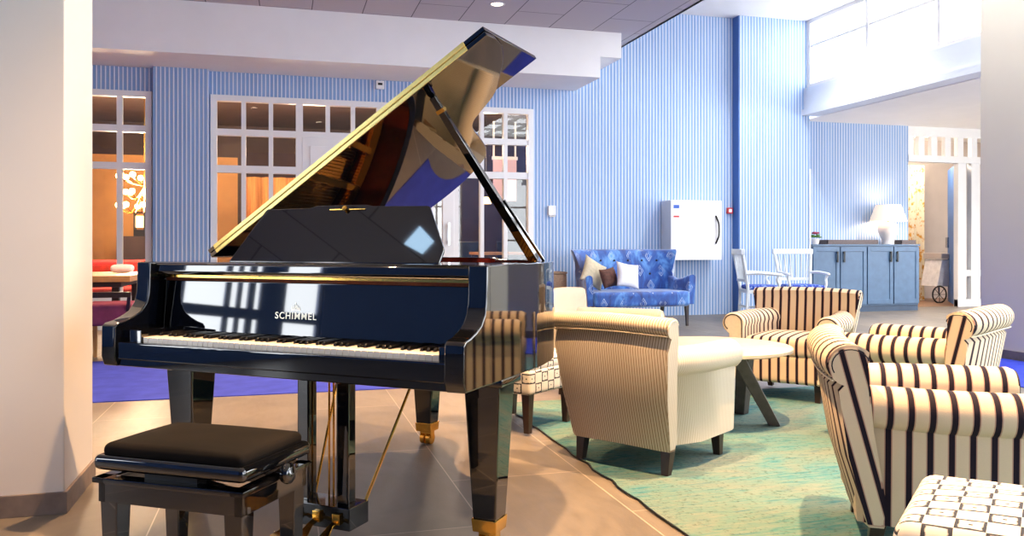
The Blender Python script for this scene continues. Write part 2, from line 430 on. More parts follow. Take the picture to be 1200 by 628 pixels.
        for f in bm.faces:
            n = f.normal; ax = max(range(3), key=lambda i: abs(n[i])); f.smooth = smooth
            for l in f.loops:
                p = l.vert.co
                l[uvl].uv = (p.y, p.z) if ax == 0 else (p.x, p.z) if ax == 1 else (p.x, p.y)
        for e in bm.edges:
            if len(e.link_faces) == 2 and e.calc_face_angle(0) > R(sharp): e.smooth = False
        bm.to_mesh(me); bm.free()
        for m_ in (mat if isinstance(mat, (list, tuple)) else [mat]): me.materials.append(m_)
        o = bpy.data.objects.new(name, me); C.objects.link(o)
        if bevel and smooth:
            wn = o.modifiers.new('weighted', 'WEIGHTED_NORMAL'); wn.keep_sharp = True; wn.weight = 100
        if parent: o.parent = parent
        if loc: o.location = loc
        if rot: o.rotation_euler = rot
        return o
def tag(o, label, cat, group=None, kind=None):
    o['label'] = label; o['category'] = cat
    if group: o['group'] = group
    if kind: o['kind'] = kind
    return o
def thing(name, label, cat, loc=(0, 0, 0), rz=0, group=None):
    o = bpy.data.objects.new(name, None); C.objects.link(o); o.location = loc; o.rotation_euler = (0, 0, rz)
    o.empty_display_size = 0.2
    return tag(o, label, cat, group)
def struct(o):
    o['kind'] = 'structure'; return o
def dup(root, loc=None, rz=None, label=None, group=None):
    kids = list(root.children)
    r = root.copy(); C.objects.link(r)
    if loc is not None: r.location = loc
    if rz is not None: r.rotation_euler = (0, 0, rz)
    if label: r['label'] = label
    if group: r['group'] = group
    for ch in kids:
        c = ch.copy(); C.objects.link(c); c.parent = r
        for g_ in list(ch.children):
            d = g_.copy(); C.objects.link(d); d.parent = c
    return r
def circ(cx, cy, r, a0, a1, n):
    return [(cx + r*math.cos(a0+(a1-a0)*i/n), cy + r*math.sin(a0+(a1-a0)*i/n)) for i in range(n+1)]
def spline(pts, n=6):
    out = []; P = [pts[0]] + list(pts) + [pts[-1]]
    for i in range(1, len(P)-2):
        p0, p1, p2, p3 = P[i-1], P[i], P[i+1], P[i+2]
        for k in range(n):
            t = k/n
            out.append(tuple(0.5*((2*b) + (-a+c)*t + (2*a-5*b+4*c-d)*t*t + (-a+3*b-3*c+d)*t**3) for a, b, c, d in zip(p0, p1, p2, p3)))
    out.append(tuple(pts[-1])); return out

# ================================================================== SETTING
YB, YR, YC = 11.17, 11.0, 11.42          # window wall, projecting wall, recessed wall
ZC, ZA, ZS, ZW = 3.88, 4.50, 3.27, 2.97  # grey ceiling, atrium ceiling, soffit, window head
struct(MB().box(-6, 14, -5, 18, -0.12, 0).build('floor', M['floor'], smooth=False))
# carpets and rug lie on the floor
notch = [(2.56+.54*math.cos(PI-PI*i/16), 6.02+.62*math.sin(PI*i/16)) for i in range(17)]
tag(MB().prism([(-5, 6.02)] + notch + [(5.25, 6.02), (5.25, 4.4), (6.40, 4.4), (6.40, 6.40), (7.3, 6.40), (7.3, 8.12), (-5, 8.12)], 0, 0.006).build('blue_carpet', M['carpet_blue'], smooth=False),
    'royal blue fitted carpet strip running behind the piano and the armchairs', 'carpet')
rr = []
n_r = 60
for i in range(n_r+1):
    y = -0.6 + 5.85*i/n_r
    rr.append((1.405 + 0.007*math.sin(y*19)+0.005*math.sin(y*41+1), y))
rug_poly = rr + [(5.0, 5.25), (5.0, -0.6)]
rug = MB().prism(rug_poly, 0.0002, 0.009).build('rug', M['rug'], smooth=False)
tag(rug, 'faded teal and sand vintage rug under the armchairs', 'rug')
MB().tube([(x-0.004, y, 0.006) for x, y in rr], 0.0035, 6).build('edge_binding', M['black_metal'], rug)

# window wall
w = MB()
w.box(-5, -4.0, YB, YB+.15, 0, ZS)
w.box(-4.0, 3.43, YB, YB+.15, ZW, ZA)
w.box(-1.56, -0.87, YB, YB+.15, 0, ZW)
w.box(3.43, 6.63, YB, YB+.15, 0, ZA)
w.box(-1.54, -0.89, YB-.12, YB, 0, ZS)
struct(w.build('wall_back', M['wall'], smooth=False))
w = MB(); w.box(6.63, 7.845, YR, YR+.6, 0, ZA)
struct(w.build('wall_projecting', M['wall'], smooth=False))
struct(MB().box(6.615, 6.628, YR+.002, YB, 0, ZA).build('trim_1', M['blue_plain'], smooth=False))
struct(MB().box(7.846, 10.04, YC, YC+.15, 0, 3.03).build('wall_recessed', M['wall'], smooth=False))
struct(MB().box(7.835, 7.86, YR-.015, YR-.001, 0.0, 2.22).build('trim_2', M['white_paint'], smooth=False))
struct(MB().box(-6, -5, -4, 11.3, 0, ZA).build('tmp', M['plaster'], smooth=False)) if False else None
# soffit in front of the window wall, stepped right end
struct(MB().prism([(-5, ZS), (4.07, ZS), (4.07, 3.545), (4.37, 3.545), (4.37, ZC), (-5, ZC)], 10.2, YB-.001, 'xz').build('ceiling_soffit', M['plaster'], smooth=False))
struct(MB().box(-5, 4.7, -4, YB, ZC, ZC+.08).box(4.66, 4.7, -4, YB, ZC, ZA+.1).build('ceiling', [M['ceiling']], smooth=False))
struct(MB().box(4.7, 8.0, 7, YB+.3, ZA, ZA+.1).box(4.7, 8.0, -4, -3, ZA, ZA+.1).box(4.7, 5.0, -3, 7, ZA, ZA+.1).box(7.5, 8.0, -3, 7, ZA, ZA+.1).build('ceiling_atrium', M['plaster'], smooth=False))
# beam, clerestory, balcony ceiling
struct(MB().box(7.75, 7.98, -4, YR-.002, 3.04, 3.46).box(7.71, 7.75, -4, YR-.002, 3.04, 3.13).build('trim_3', M['beam_white'], smooth=False))
struct(MB().box(7.98, 14, -4, YC+.15, 3.03, 3.2).build('ceiling_side', M['plaster'], smooth=False))
cl = MB()
cl.box(7.80, 7.90, -4, 11.0, 3.46, 3.52); cl.box(7.80, 7.90, -4, 11.0, 4.44, 4.50); cl.box(7.82, 7.88, -4, 11, 4.08, 4.12)
y = 11.0
while y > -4:
    cl.box(7.81, 7.89, y-.06, y, 3.5, 4.46); y -= 1.3
cl = struct(cl.build('window_3', M['white_paint'], smooth=False))
MB().box(7.845, 7.851, -4, 10.94, 3.5, 4.46).build('glass_pane', M['glass'], cl, smooth=False)
# side and rear walls (only seen in reflections)
def wall_holes(name, axis, at0, at1, a0, a1, z1, holes, mat):
    m = MB(); cuts = sorted(holes); p = a0
    def bx(u0, u1, z0_, z1_):
        if axis == 'y': m.box(u0, u1, at0, at1, z0_, z1_)
        else: m.box(at0, at1, u0, u1, z0_, z1_)
    for h0, h1, zz0, zz1 in cuts:
        bx(p, h0, 0, z1); bx(h0, h1, 0, zz0); bx(h0, h1, zz1, z1); p = h1
    bx(p, a1, 0, z1)
    return struct(m.build(name, mat, smooth=False))
RH = [(x-1.3, x+1.3, .2, 3.3) for x in (4.4, 8.4)]
wall_holes('wall_rear', 'y', -4.15, -4.0, -5, 14, ZA, RH, M['blue_plain'])
wall_holes('wall_left', 'x', -5.15, -5.0, -4, 18, ZA, [(1.68, 3.0, .1, 3.2)], M['blue_plain'])
wall_holes('wall_right', 'x', 14, 14.1, -4, 18, 3.2, [(-3.2, 7.6, .4, 2.8)], M['plaster'])  # unseen opening added so daylight reaches the area under the balcony
for i, (a, b, c_, d) in enumerate(RH):
    f = MB()
    for x in (a+.03, (a+b)/2-.45, (a+b)/2+.45, b-.03): f.box(x-.03, x+.03, -4.12, -4.04, c_, d)
    for z in (c_+.03, 1.2, 2.3, d-.03): f.box(a, b, -4.12, -4.04, z-.03, z+.03)
    struct(f.build('window_%d' % (4+i), M['white_paint'], smooth=False))
f = MB()
for a, b in ((1.68, 1.72), (2.04, 2.28), (2.33, 2.39), (2.45, 2.49), (2.55, 2.60), (2.96, 3.0)): f.box(-5.12, -5.03, a, b, .1, 3.2)
for z in (.14, 1.05, 3.16): f.box(-5.12, -5.04, 1.68, 3.0, z-.05, z+.05)
struct(f.build('window_9', M['blue_plain'], smooth=False))
f = MB()
for x in (5.0, 5.62, 6.25, 6.87, 7.5): f.box(x-.025, x+.025, -3, 7, ZA, ZA+.08)
for i in range(9): f.box(5.0, 7.5, -3+1.25*i-.025, -3+1.25*i+.025, ZA+.01, ZA+.07)
struct(f.build('window_10', M['white_paint'], smooth=False))
# columns
struct(MB().box(-1.9, -.82, 3.58, 4.08, 0, ZC).build('wall_left_column', M['column_plaster'], bevel=.004, smooth=False))
s_ = .012
struct(MB().prism([(-1.9, 3.58-s_), (-.82+s_, 3.58-s_), (-.82+s_, 4.08+s_), (-1.9, 4.08+s_)], 0, .085).build('baseboard_left_column', M['skirting'], bevel=.002, smooth=False))
struct(MB().box(6.42, 7.15, 5.55, 6.36, 0, ZA).build('wall_right_column', M['grey_plaster'], bevel=.004, smooth=False))
struct(MB().box(6.42-s_, 7.15, 5.55-s_, 6.36+s_, 0, .085).build('baseboard_right_column', M['skirting'], bevel=.002, smooth=False))

# ---- window 1 and window 2 with the white doors between
def grid_window(name, xs_edges, bars_x, rows, x0, x1, z0=0.0):
    f = MB(); y0, y1 = YB-.035, YB+.06
    f.box(x0, x0+.075, y0, y1, z0, ZW); f.box(x1-.075, x1, y0, y1, z0, ZW); f.box(x0+.075, x1-.075, y0, y1, ZW-.075, ZW)
    for bx_, bw in bars_x: f.box(bx_-bw/2, bx_+bw/2, y0+.01, y1, z0, ZW-.02)
    for z, h, a, b in rows: f.box(a, b, y0+.012, y1-.004, z-h/2, z+h/2)
    o = struct(f.build(name, M['white_paint'], smooth=False))
    MB().box(x0+.02, x1-.02, YB+.02, YB+.026, z0+.02, ZW-.02).build('glass_pane', M['glass'], o, smooth=False)
    return o
grid_window('window_1', None, [(-1.938, .062), (-2.56, .062), (-3.2, .062), (-3.8, .06)],
            [(2.50, .085, -4, -1.6), (2.035, .085, -4, -1.6), (.36, .12, -4, -1.6), (.05, .1, -4, -1.6)], -4.0, -1.565)
grid_window('window_2', None, [(-.472, .055), (-.134, .055), (.225, .09), (.59, .055), (.918, .055), (1.26, .055), (1.61, .055), (1.98, .055), (2.31, .09), (2.687, .055), (3.026, .055)],
            [(2.497, .085, -.87, 3.43), (2.025, .095, -.87, .22), (2.025, .095, 2.3, 3.4), (.36, .12, -.87, .22), (.36, .12, 2.3, 3.4), (.05, .1, -.87, 3.4)], -.872, 3.43)
d_ = MB().box(.26, 1.26, YB-.03, YB+.03, .05, 2.47).box(.36, 1.16, YB-.042, YB-.03, 1.3, 2.35).box(.36, 1.16, YB-.042, YB-.03, .2, 1.15)
d_ = struct(d_.build('door_1', M['white_paint'], bevel=.004, smooth=False))
MB().box(1.17, 1.20, YB-.10, YB-.085, 1.0, 1.35).box(1.175, 1.195, YB-.09, YB-.03, 1.02, 1.05).box(1.175, 1.195, YB-.09, YB-.03, 1.3, 1.33).build('door_handle', M['chrome'], d_, smooth=False)
d_ = MB().box(1.27, 1.42, YB-.03, YB+.03, .05, 2.47).box(2.13, 2.29, YB-.03, YB+.03, .05, 2.47).box(1.42, 2.13, YB-.03, YB+.03, 2.3, 2.47).box(1.42, 2.13, YB-.03, YB+.03, .05, .4)
d_ = struct(d_.build('door_2', M['white_paint'], bevel=.004, smooth=False))
MB().box(1.42, 2.13, YB-.003, YB+.003, .4, 2.3).build('glass_pane', M['glass'], d_, smooth=False)
MB().box(2.19, 2.22, YB-.10, YB-.085, 1.05, 1.35).box(2.195, 2.215, YB-.09, YB-.03, 1.07, 1.1).box(2.195, 2.215, YB-.09, YB-.03, 1.3, 1.33).build('door_handle', M['chrome'], d_, smooth=False)
# lounge behind the windows
struct(MB().box(-5, -.8, 16.4, 16.5, 0, 2.7).build('wall_lounge_back', M['orange_wall'], smooth=False))
struct(MB().box(-.8, 6.6, 16.4, 16.5, 0, 3.6).box(-5, -.8, 16.4, 16.5, 2.7, 3.6).build('wall_lounge_dark', M['brown_dark'], smooth=False))
struct(MB().box(-5, 6.6, YB+.2, 16.4, 0.001, 0.004).build('floor_lounge', M['brown_dark'], smooth=False))
struct(MB().box(6.6, 6.7, YB+.2, 16.5, 0, 3.6).build('wall_lounge_right', M['brown_dark'], smooth=False))
struct(MB().box(-5, 6.6, YB+.15, 16.5, 3.3, 3.4).build('ceiling_lounge', M['brown_dark'], smooth=False))
# passage beyond the partition at the right
struct(MB().box(9.0, 14, 13.4, 13.5, 0, 3.2).build('wall_passage_back', M['grey_beige'], smooth=False))
struct(MB().box(9.0, 14, YC+.15, 13.5, 3.1, 3.2).build('ceiling_passage', M['plaster'], smooth=False))
struct(MB().box(8.95, 9.0, YC+.15, 13.5, 0, 3.2).build('wall_passage_left', M['plaster'], smooth=False))
p_ = MB()
p_.box(10.04, 12.6, YC, YC+.1, 2.87, 3.03); p_.box(10.04, 12.6, YC-.02, YC+.1, 2.44, 2.55)
for x in (10.04, 10.26, 10.52, 10.80, 11.06, 11.35, 11.7): p_.box(x, x+.12, YC+.01, YC+.09, 2.5, 2.9)
for x, ww in ((11.06, .17), (11.34, .18), (12.4, .2)): p_.box(x, x+ww, YC+.002, YC+.098, 0, 2.5)
p_.box(11.06, 12.5, YC+.01, YC+.09, 0, .12); p_.box(11.2, 12.4, YC+.02, YC+.09, .52, .62)
p_ = struct(p_.build('window_8', M['white_paint'], smooth=False))
MB().box(11.2, 12.4, YC+.05, YC+.055, .1, 2.5).build('glass_pane', M['glass'], p_, smooth=False)
dd = struct(MB().prism([(11.10, YC+.12), (11.16, YC+.10), (11.87, YC+.98), (11.81, YC+1.02)], .02, 2.42).build('door_3', M['blue_plain'], bevel=.003, smooth=False))
MB().box(11.02, 11.06, YC+.2, YC+.24, 1.0, 1.18).build('door_handle', M['chrome'], dd, smooth=False)

# ================================================================== GRAND PIANO
PTH = -YAW - R(23.5)
PO = (-0.63824, 3.34376, 0)
piano = thing('grand_piano', 'black polished grand piano with raised lid', 'piano', PO, PTH)
LK = M['lacquer']
bent = spline([(0.0, .17), (0.0, .6), (0.0, .8), (0.0, 1.40), (.02, 1.56), (.12, 1.69), (.35, 1.755), (.62, 1.745), (.84, 1.68), (.95, 1.56), (1.0, 1.42),
               (1.06, 1.30), (1.15, 1.20), (1.27, 1.12), (1.38, 1.02), (1.455, .87), (1.49, .70), (1.5, .6), (1.5, .5), (1.5, .17)], 5)
def offset(pts, d):
    out = []
    for i, p in enumerate(pts):
        a = pts[max(i-1, 0)]; b = pts[min(i+1, len(pts)-1)]
        t = Vector((b[0]-a[0], b[1]-a[1])).normalized()
        out.append((p[0]+t.y*d, p[1]-t.x*d))
    return out
inner = offset(bent, .05)
rim = MB(); n = len(bent)
vs = [(x, y, z) for x, y, z in [(p[0], p[1], .605) for p in bent] + [(p[0], p[1], .985) for p in bent] + [(p[0], p[1], .985) for p in inner] + [(p[0], p[1], .605) for p in inner]]
fo, ft, fi = [], [], []
for i in range(n-1):
    fo.append((i, i+1, n+i+1, n+i)); ft.append((n+i, n+i+1, 2*n+i+1, 2*n+i)); fi.append((2*n+i, 2*n+i+1, 3*n+i+1, 3*n+i))
    ft.append((3*n+i, 3*n+i+1, i+1, i))
ft += [(0, n, 2*n, 3*n), (n-1, 2*n-1, 3*n-1, 4*n-1)]
rim.v = vs; rim.f = fo+ft+fi; rim.mi = [0]*(len(fo)+len(ft)) + [1 if min(bent[i][1], bent[i+1][1]) > .58 else 0 for i in range(n-1)]
rim.build('case_rim', [LK, M['mahogany']], piano, bevel=.004, sharp=45)
# cheeks (arms) at both ends of the keyboard
chk = [(.19, .605), (.19, .985), (.155, .985), (.153, .90), (.150, .865), (.140, .83), (.115, .80), (.08, .782), (.04, .768), (.008, .762), (-.006, .75), (-.008, .64), (.004, .605)]
for x0 in (0.0, 1.432):
    MB().prism(chk, x0, x0+.068, 'yz').build('arm', LK, piano, bevel=.006, seg=3, sharp=50)
MB().box(.06, 1.44, .012, .62, .605, .655).build('key_bed', LK, piano, bevel=.004)
MB().box(.068, 1.432, .004, .036, .63, .694).build('key_slip', LK, piano, bevel=.006)
for a, b in ((.069, .160), (1.394, 1.431)):
    MB().box(a, b, .03, .205, .655, .738).build('key_block', LK, piano, bevel=.004)
struct_ = None
MB().box(.06, 1.44, .04, .23, .655, .690).build('key_frame', M['ebony'], piano, smooth=False)
KP = 1.2300/52; KX = .1625
wk = MB().box(-.0113, .0113, .037, .205, .690, .712).build('white_key', M['ivory'], piano, bevel=.0008, seg=1)
wk.location = (KX+KP*.5, 0, 0)
for i in range(1, 52):
    o = wk.copy(); C.objects.link(o); o.location = (KX+KP*(i+.5), 0, 0)
bk = MB().loft([[(-.0052, .090, .713), (.0052, .090, .713), (.0052, .203, .713), (-.0052, .203, .713)],
                [(-.0042, .099, .7245), (.0042, .099, .7245), (.0042, .203, .7245), (-.0042, .203, .7245)]]).build('black_key', M['ebony'], piano, bevel=.001, seg=1)
first = True
for i in range(51):
    if i % 7 in (1, 4): continue        # keyboard starts on A: no black key after B and E
    o = bk if first else bk.copy()
    if not first: C.objects.link(o)
    first = False
    o.location = (KX+KP*(i+1), 0, 0)
# fallboard: tilted reflecting panel
fb = MB().prism([(.218, .705), (.236, .912), (.262, .912), (.262, .705)], .069, 1.431, 'yz').build('fallboard', LK, piano, bevel=.003)
MB().box(.069, 1.431, .236, .262, .9125, .9235).build('fallboard_felt', M['felt_red'], piano, smooth=False)
MB().box(.069, 1.431, .228, .262, .925, .934).build('brass_hinge', M['brass'], piano, smooth=False)
MB().prism([(.185, .936), (.178, .95), (.182, .975), (.20, .985), (.56, .985), (.56, .965), (.27, .962), (.265, .936)], .052, 1.448, 'yz').build('music_shelf', LK, piano, bevel=.003)
# lettering
def text_mesh(txt, size, ext):
    cu = bpy.data.curves.new('t', 'FONT'); cu.body = txt; cu.size = size; cu.extrude = ext; cu.align_x = 'CENTER'
    cu.space_character = 1.18; cu.offset = 0.0002
    t = bpy.data.objects.new('t', cu); C.objects.link(t)
    dg = bpy.context.evaluated_depsgraph_get(); me = bpy.data.meshes.new_from_object(t.evaluated_get(dg))
    bpy.data.objects.remove(t); return me
tl = math.atan2(.207, .018)
me = text_mesh('SCHIMMEL', .0345, .0008); me.materials.append(M['gold_text'])
lt = bpy.data.objects.new('maker_lettering', me); C.objects.link(lt); lt.parent = fb
lt.location = (.702, .2240, .782); lt.rotation_euler = (tl, 0, 0); lt['label'] = 'pale metal SCHIMMEL lettering'
em = MB()
for k, (dx, dz, hh) in enumerate(((-.016, 0, .012), (-.008, .002, .016), (0, .004, .022), (.008, .002, .016), (.016, 0, .012))):
    em.prism([(dx-.0035, dz), (dx+.0035, dz), (dx, dz+hh)], -.0008, .0008, 'xz')
em.box(-.02, .02, -.0008, .0008, -.004, 0)
em = em.build('crown_emblem', M['gold_text'], fb, smooth=False, loc=(.702, .2272, .8165), rot=(-(PI/2-tl), 0, 0))

# cast plate, soundboard, strings, dampers
inn2 = offset(bent, .056)
MB().prism([p for p in inn2], .700, .712, 'xy').build('soundboard', M['soundboard'], piano, smooth=False)
MB().box(.055, 1.445, .57, .60, .61, .87).build('belly_rail', LK, piano, smooth=False)
pl_in = offset([p for p in bent if p[1] > .60], .13); pl_out = offset([p for p in bent if p[1] > .60], .058)
pm = MB(); k = len(pl_in)
r0 = [(x, y, .80) for x, y in pl_out]; r1 = [(x, y, .825) for x, y in pl_out]; r2 = [(x, y, .825) for x, y in pl_in]; r3 = [(x, y, .80) for x, y in pl_in]
vs = r0+r1+r2+r3; fs = []
for i in range(k-1):
    for a in range(4):
        b = (a+1) % 4; fs.append((a*k+i, a*k+i+1, b*k+i+1, b*k+i))
fs += [(0, k, 2*k, 3*k), (k-1, 2*k-1, 3*k-1, 4*k-1)]
pm.add(vs, fs); pm.box(.056, 1.444, .60, .78, .80, .835)
for a, b in (((.42, .76), (.33, 1.66)), ((.68, .76), (.55, 1.66)), ((.95, .76), (.80, 1.58)), ((1.2, .76), (1.05, 1.22)), ((.16, .76), (.12, 1.5))):
    pm.bar((a[0], a[1], .825), (b[0], b[1], .825), .035, .04)
pm.build('cast_iron_plate', M['bronze'], piano, bevel=.002, seg=1)
st = MB()
for i in range(70):
    x = .09 + 1.33*i/69
    L = 1.62 - .04*i/69 if x < .55 else 1.62-(x-.55)*.95
    st.bar((x, .66, .845), (x-.10*(x/1.4), max(.9, L), .835), .0022)
o = st.build('strings', M['brass'], piano, smooth=False); o['kind'] = 'stuff'
dm = MB()
for i in range(60):
    x = .12 + 1.1*i/59; dm.box(x-.007, x+.007, .80, .86, .85, .885)
o = dm.build('dampers', M['ebony'], piano, smooth=False); o['kind'] = 'stuff'

# lid, hinged on the straight left side
PHI = R(32.2); cph, sph = math.cos(PHI), math.sin(PHI)
def L3(s, y, h):        # s along the lid, y along the hinge, h above its underside
    return (s*cph - h*sph, y, .995 + s*sph + h*cph)
outl = [(0, .549), (1.552, .549), (1.555, .62)] + spline([(1.545, .70), (1.50, .80), (1.43, .90), (1.33, 1.03), (1.22, 1.095), (1.145, 1.14), (1.10, 1.22), (1.06, 1.36), (1.0, 1.535), (.92, 1.64), (.71, 1.735), (.46, 1.757), (.22, 1.72), (.06, 1.62), (0, 1.50)], 5)
m_ = MB(); nn = len(outl)
m_.add([L3(s, y, 0) for s, y in outl]+[L3(s, y, .018) for s, y in outl], [tuple(range(nn))[::-1], tuple(range(nn, 2*nn))]+[(i, (i+1) % nn, nn+(i+1) % nn, nn+i) for i in range(nn)])
lid = m_.build('lid', LK, piano, bevel=.003, sharp=35)
m_ = MB()
q = [(0.0, .549), (1.556, .549), (1.556, 1.062), (0.0, 1.062)]
m_.add([L3(s, y, .021) for s, y in q]+[L3(s, y, .039) for s, y in q], [(3, 2, 1, 0), (4, 5, 6, 7)]+[(i, (i+1) % 4, 4+(i+1) % 4, 4+i) for i in range(4)])
m_.build('lid_flap', LK, lid, bevel=.003)
m_ = MB()
for h0, h1 in ((.001, .0165), (.0225, .038)):
    q = [(.04, h0), (1.46, h0), (1.46, h1), (.04, h1)]
    m_.add([L3(s, .5445, h) for s, h in q]+[L3(s, .549, h) for s, h in q], [(3, 2, 1, 0), (4, 5, 6, 7)]+[(i, (i+1) % 4, 4+(i+1) % 4, 4+i) for i in range(4)])
m_.tube([L3(.04, .5435, .0195), L3(1.46, .5435, .0195)], .003, 8)
m_.build('flap_hinge', M['brass_pale'], lid, smooth=False)
# prop stick
ptop = Vector(L3(1.205, .665, -.004)); pft = Vector((1.325, .99, .985))
m_ = MB().bar(ptop, pft, .026, .026, up=(0, 1, 0), ta=1.5); pr = m_.build('lid_prop', LK, piano, bevel=.003)
e = (pft-ptop)
MB().bar(ptop+e*.07, ptop+e*.09, .036, .028, up=(0, 1, 0)).build('prop_ferrule', M['brass'], pr)
mid = ptop+e*.62
MB().bar(mid+Vector((.03, 0, .0)), pft+Vector((.045, -.01, .0)), .012, .012, up=(0, 1, 0)).build('short_prop', LK, pr, bevel=.002)
# music desk
def K3(x, h, t=0):      # desk plane leaning back
    a = R(26); return (x, .34 + h*math.sin(a) + t*math.cos(a), .985 + h*math.cos(a) - t*math.sin(a))
desk = [(.288, 0), (.388, .225), (.395, .232), (.60, .232), (.63, .243), (.86, .243), (.89, .236), (1.125, .232), (1.135, .228), (1.232, .06), (1.233, .05), (1.226, 0)]
m_ = MB(); nn = len(desk)
m_.add([K3(x, h, 0) for x, h in desk]+[K3(x, h, .012) for x, h in desk], [tuple(range(nn))[::-1], tuple(range(nn, 2*nn))]+[(i, (i+1) % nn, nn+(i+1) % nn, nn+i) for i in range(nn)])
md = m_.build('music_desk', LK, piano, bevel=.003)
m_ = MB(); m_.lathe([(0, 0), (.010, .001), (.010, .006), (0, .008)], n=14)
m_.build('desk_button', M['brass'], md, loc=K3(.773, .222, -.008), rot=(R(90)-R(26), 0, 0))
MB().bar(K3(.70, .222, -.003), K3(.86, .222, -.003), .003).build('desk_catch', M['brass'], md)
MB().bar(K3(.30, .05, .06), K3(1.1, .05, .06), .015).build('desk_support', LK, md)
# legs with brass castors
def piano_leg(x, y):
    m_ = MB().leg(x, y, .115, .585, .088, .135).box(x-.085, x+.085, y-.085, y+.085, .575, .605)
    lg = m_.build('leg', LK, piano, bevel=.008, seg=2)
    MB().leg(x, y, .072, .118, .088, .096).build('brass_ferrule', M['brass'], lg, bevel=.004)
    c = MB()
    for dx in (-.017, .017):
        c.prism(circ(y, .032, .031, 0, 2*PI, 20)[:-1], x+dx-.013, x+dx+.013, 'yz')
    c.box(x-.034, x+.034, y-.018, y+.018, .035, .075)
    c.build('castor', M['brass'], lg, bevel=.002)
for a in ((1.405, .375), (.125, .31), (.46, 1.62)): piano_leg(*a)
# lyre with pedals
ly = MB().box(.66, .935, .225, .345, .045, .125).build('pedal_box', LK, piano, bevel=.004)
for x in (.715, .885):
    MB().box(x-.027, x+.027, .25, .30, .12, .61).build('lyre_post', LK, piano, bevel=.008)
for x in (.78, .80, .82):
    MB().tube([(x, .32, .12), (x, .32, .61)], .004, 8).build('pedal_rod', M['brass'], piano)
for x, xx in ((.70, .66), (.92, 1.02)):
    MB().tube([(x, .34, .11), (xx, .57, .60)], .0055, 8).build('lyre_brace', M['brass'], piano)
for x in (.715, .80, .885):
    MB().loft([[(x-.010, .235, .075), (x+.010, .235, .075), (x+.010, .235, .087), (x-.010, .235, .087)],
               [(x-.011, .18, .062), (x+.011, .18, .062), (x+.011, .18, .072), (x-.011, .18, .072)],
               [(x-.021, .14, .038), (x+.021, .14, .038), (x+.021, .14, .047), (x-.021, .14, .047)],
               [(x-.024, .10, .035), (x+.024, .10, .035), (x+.024, .10, .043), (x-.024, .10, .043)],
               [(x-.012, .080, .036), (x+.012, .080, .036), (x+.012, .080, .042), (x-.012, .080, .042)]]).box(x-.016, x+.016, .212, .228, .066, .105).build('pedal', M['brass'], piano, bevel=.003)

# ================================================================== PIANO BENCH
bench = thing('piano_bench', 'black lacquered adjustable piano bench with velvet seat', 'bench', (-.53, 2.624, 0), R(-33))
bw, bd = .512, .352
MB().rbox((bw/2, bd/2, .452), (bw-.035, bd-.03, .045), .022, 4, 8, puff=.014).build('seat_cushion', M['bench_velvet'], bench, sharp=80)
MB().box(0, bw, 0, bd, .398, .443).build('seat_frame', LK, bench, bevel=.018, seg=4)
MB().box(.012, bw-.012, .012, .040, .305, .375).box(.012, bw-.012, bd-.04, bd-.012, .305, .375).box(.012, .04, .012, bd-.012, .305, .375).box(bw-.04, bw-.012, .012, bd-.012, .305, .375).box(.0, bw, .0, .045, .362, .378).box(0, bw, bd-.045, bd, .362, .378).box(0, .045, 0, bd, .362, .378).box(bw-.045, bw, 0, bd, .362, .378).build('base_frame', LK, bench, bevel=.003)
for x, y in ((.045, .045), (bw-.045, .045), (.045, bd-.045), (bw-.045, bd-.045)):
    MB().leg(x, y, 0, .365, .042, .062).build('leg', LK, bench, bevel=.004)
mm = MB().box(.16, .34, .03, .07, .37, .405).box(.20, .3, bd-.07, bd-.03, .37, .405)
for y in (.09, bd-.09):
    mm.bar((.07, y, .35), (bw-.07, y, .41), .02, .005); mm.bar((.07, y, .41), (bw-.07, y, .35), .02, .005)
mm.build('scissor_mechanism', M['black_metal'], bench, smooth=False)
for sx in (-1, 1):
    x0 = bw if sx > 0 else 0
    kn = MB()
    prof = [(0.004, 0), (.011, .0), (.011, .018), (.028, .02), (.031, .03), (.029, .041), (.020, .047), (0, .05)]
    n_ = 24
    kn.loft([[(x0+sx*(-.004+h), bd*.5+r*math.cos(2*PI*i/n_), .388+r*math.sin(2*PI*i/n_)) for i in range(n_)] for r, h in prof])
    kn.build('height_knob', LK, bench, bevel=0, sharp=60)

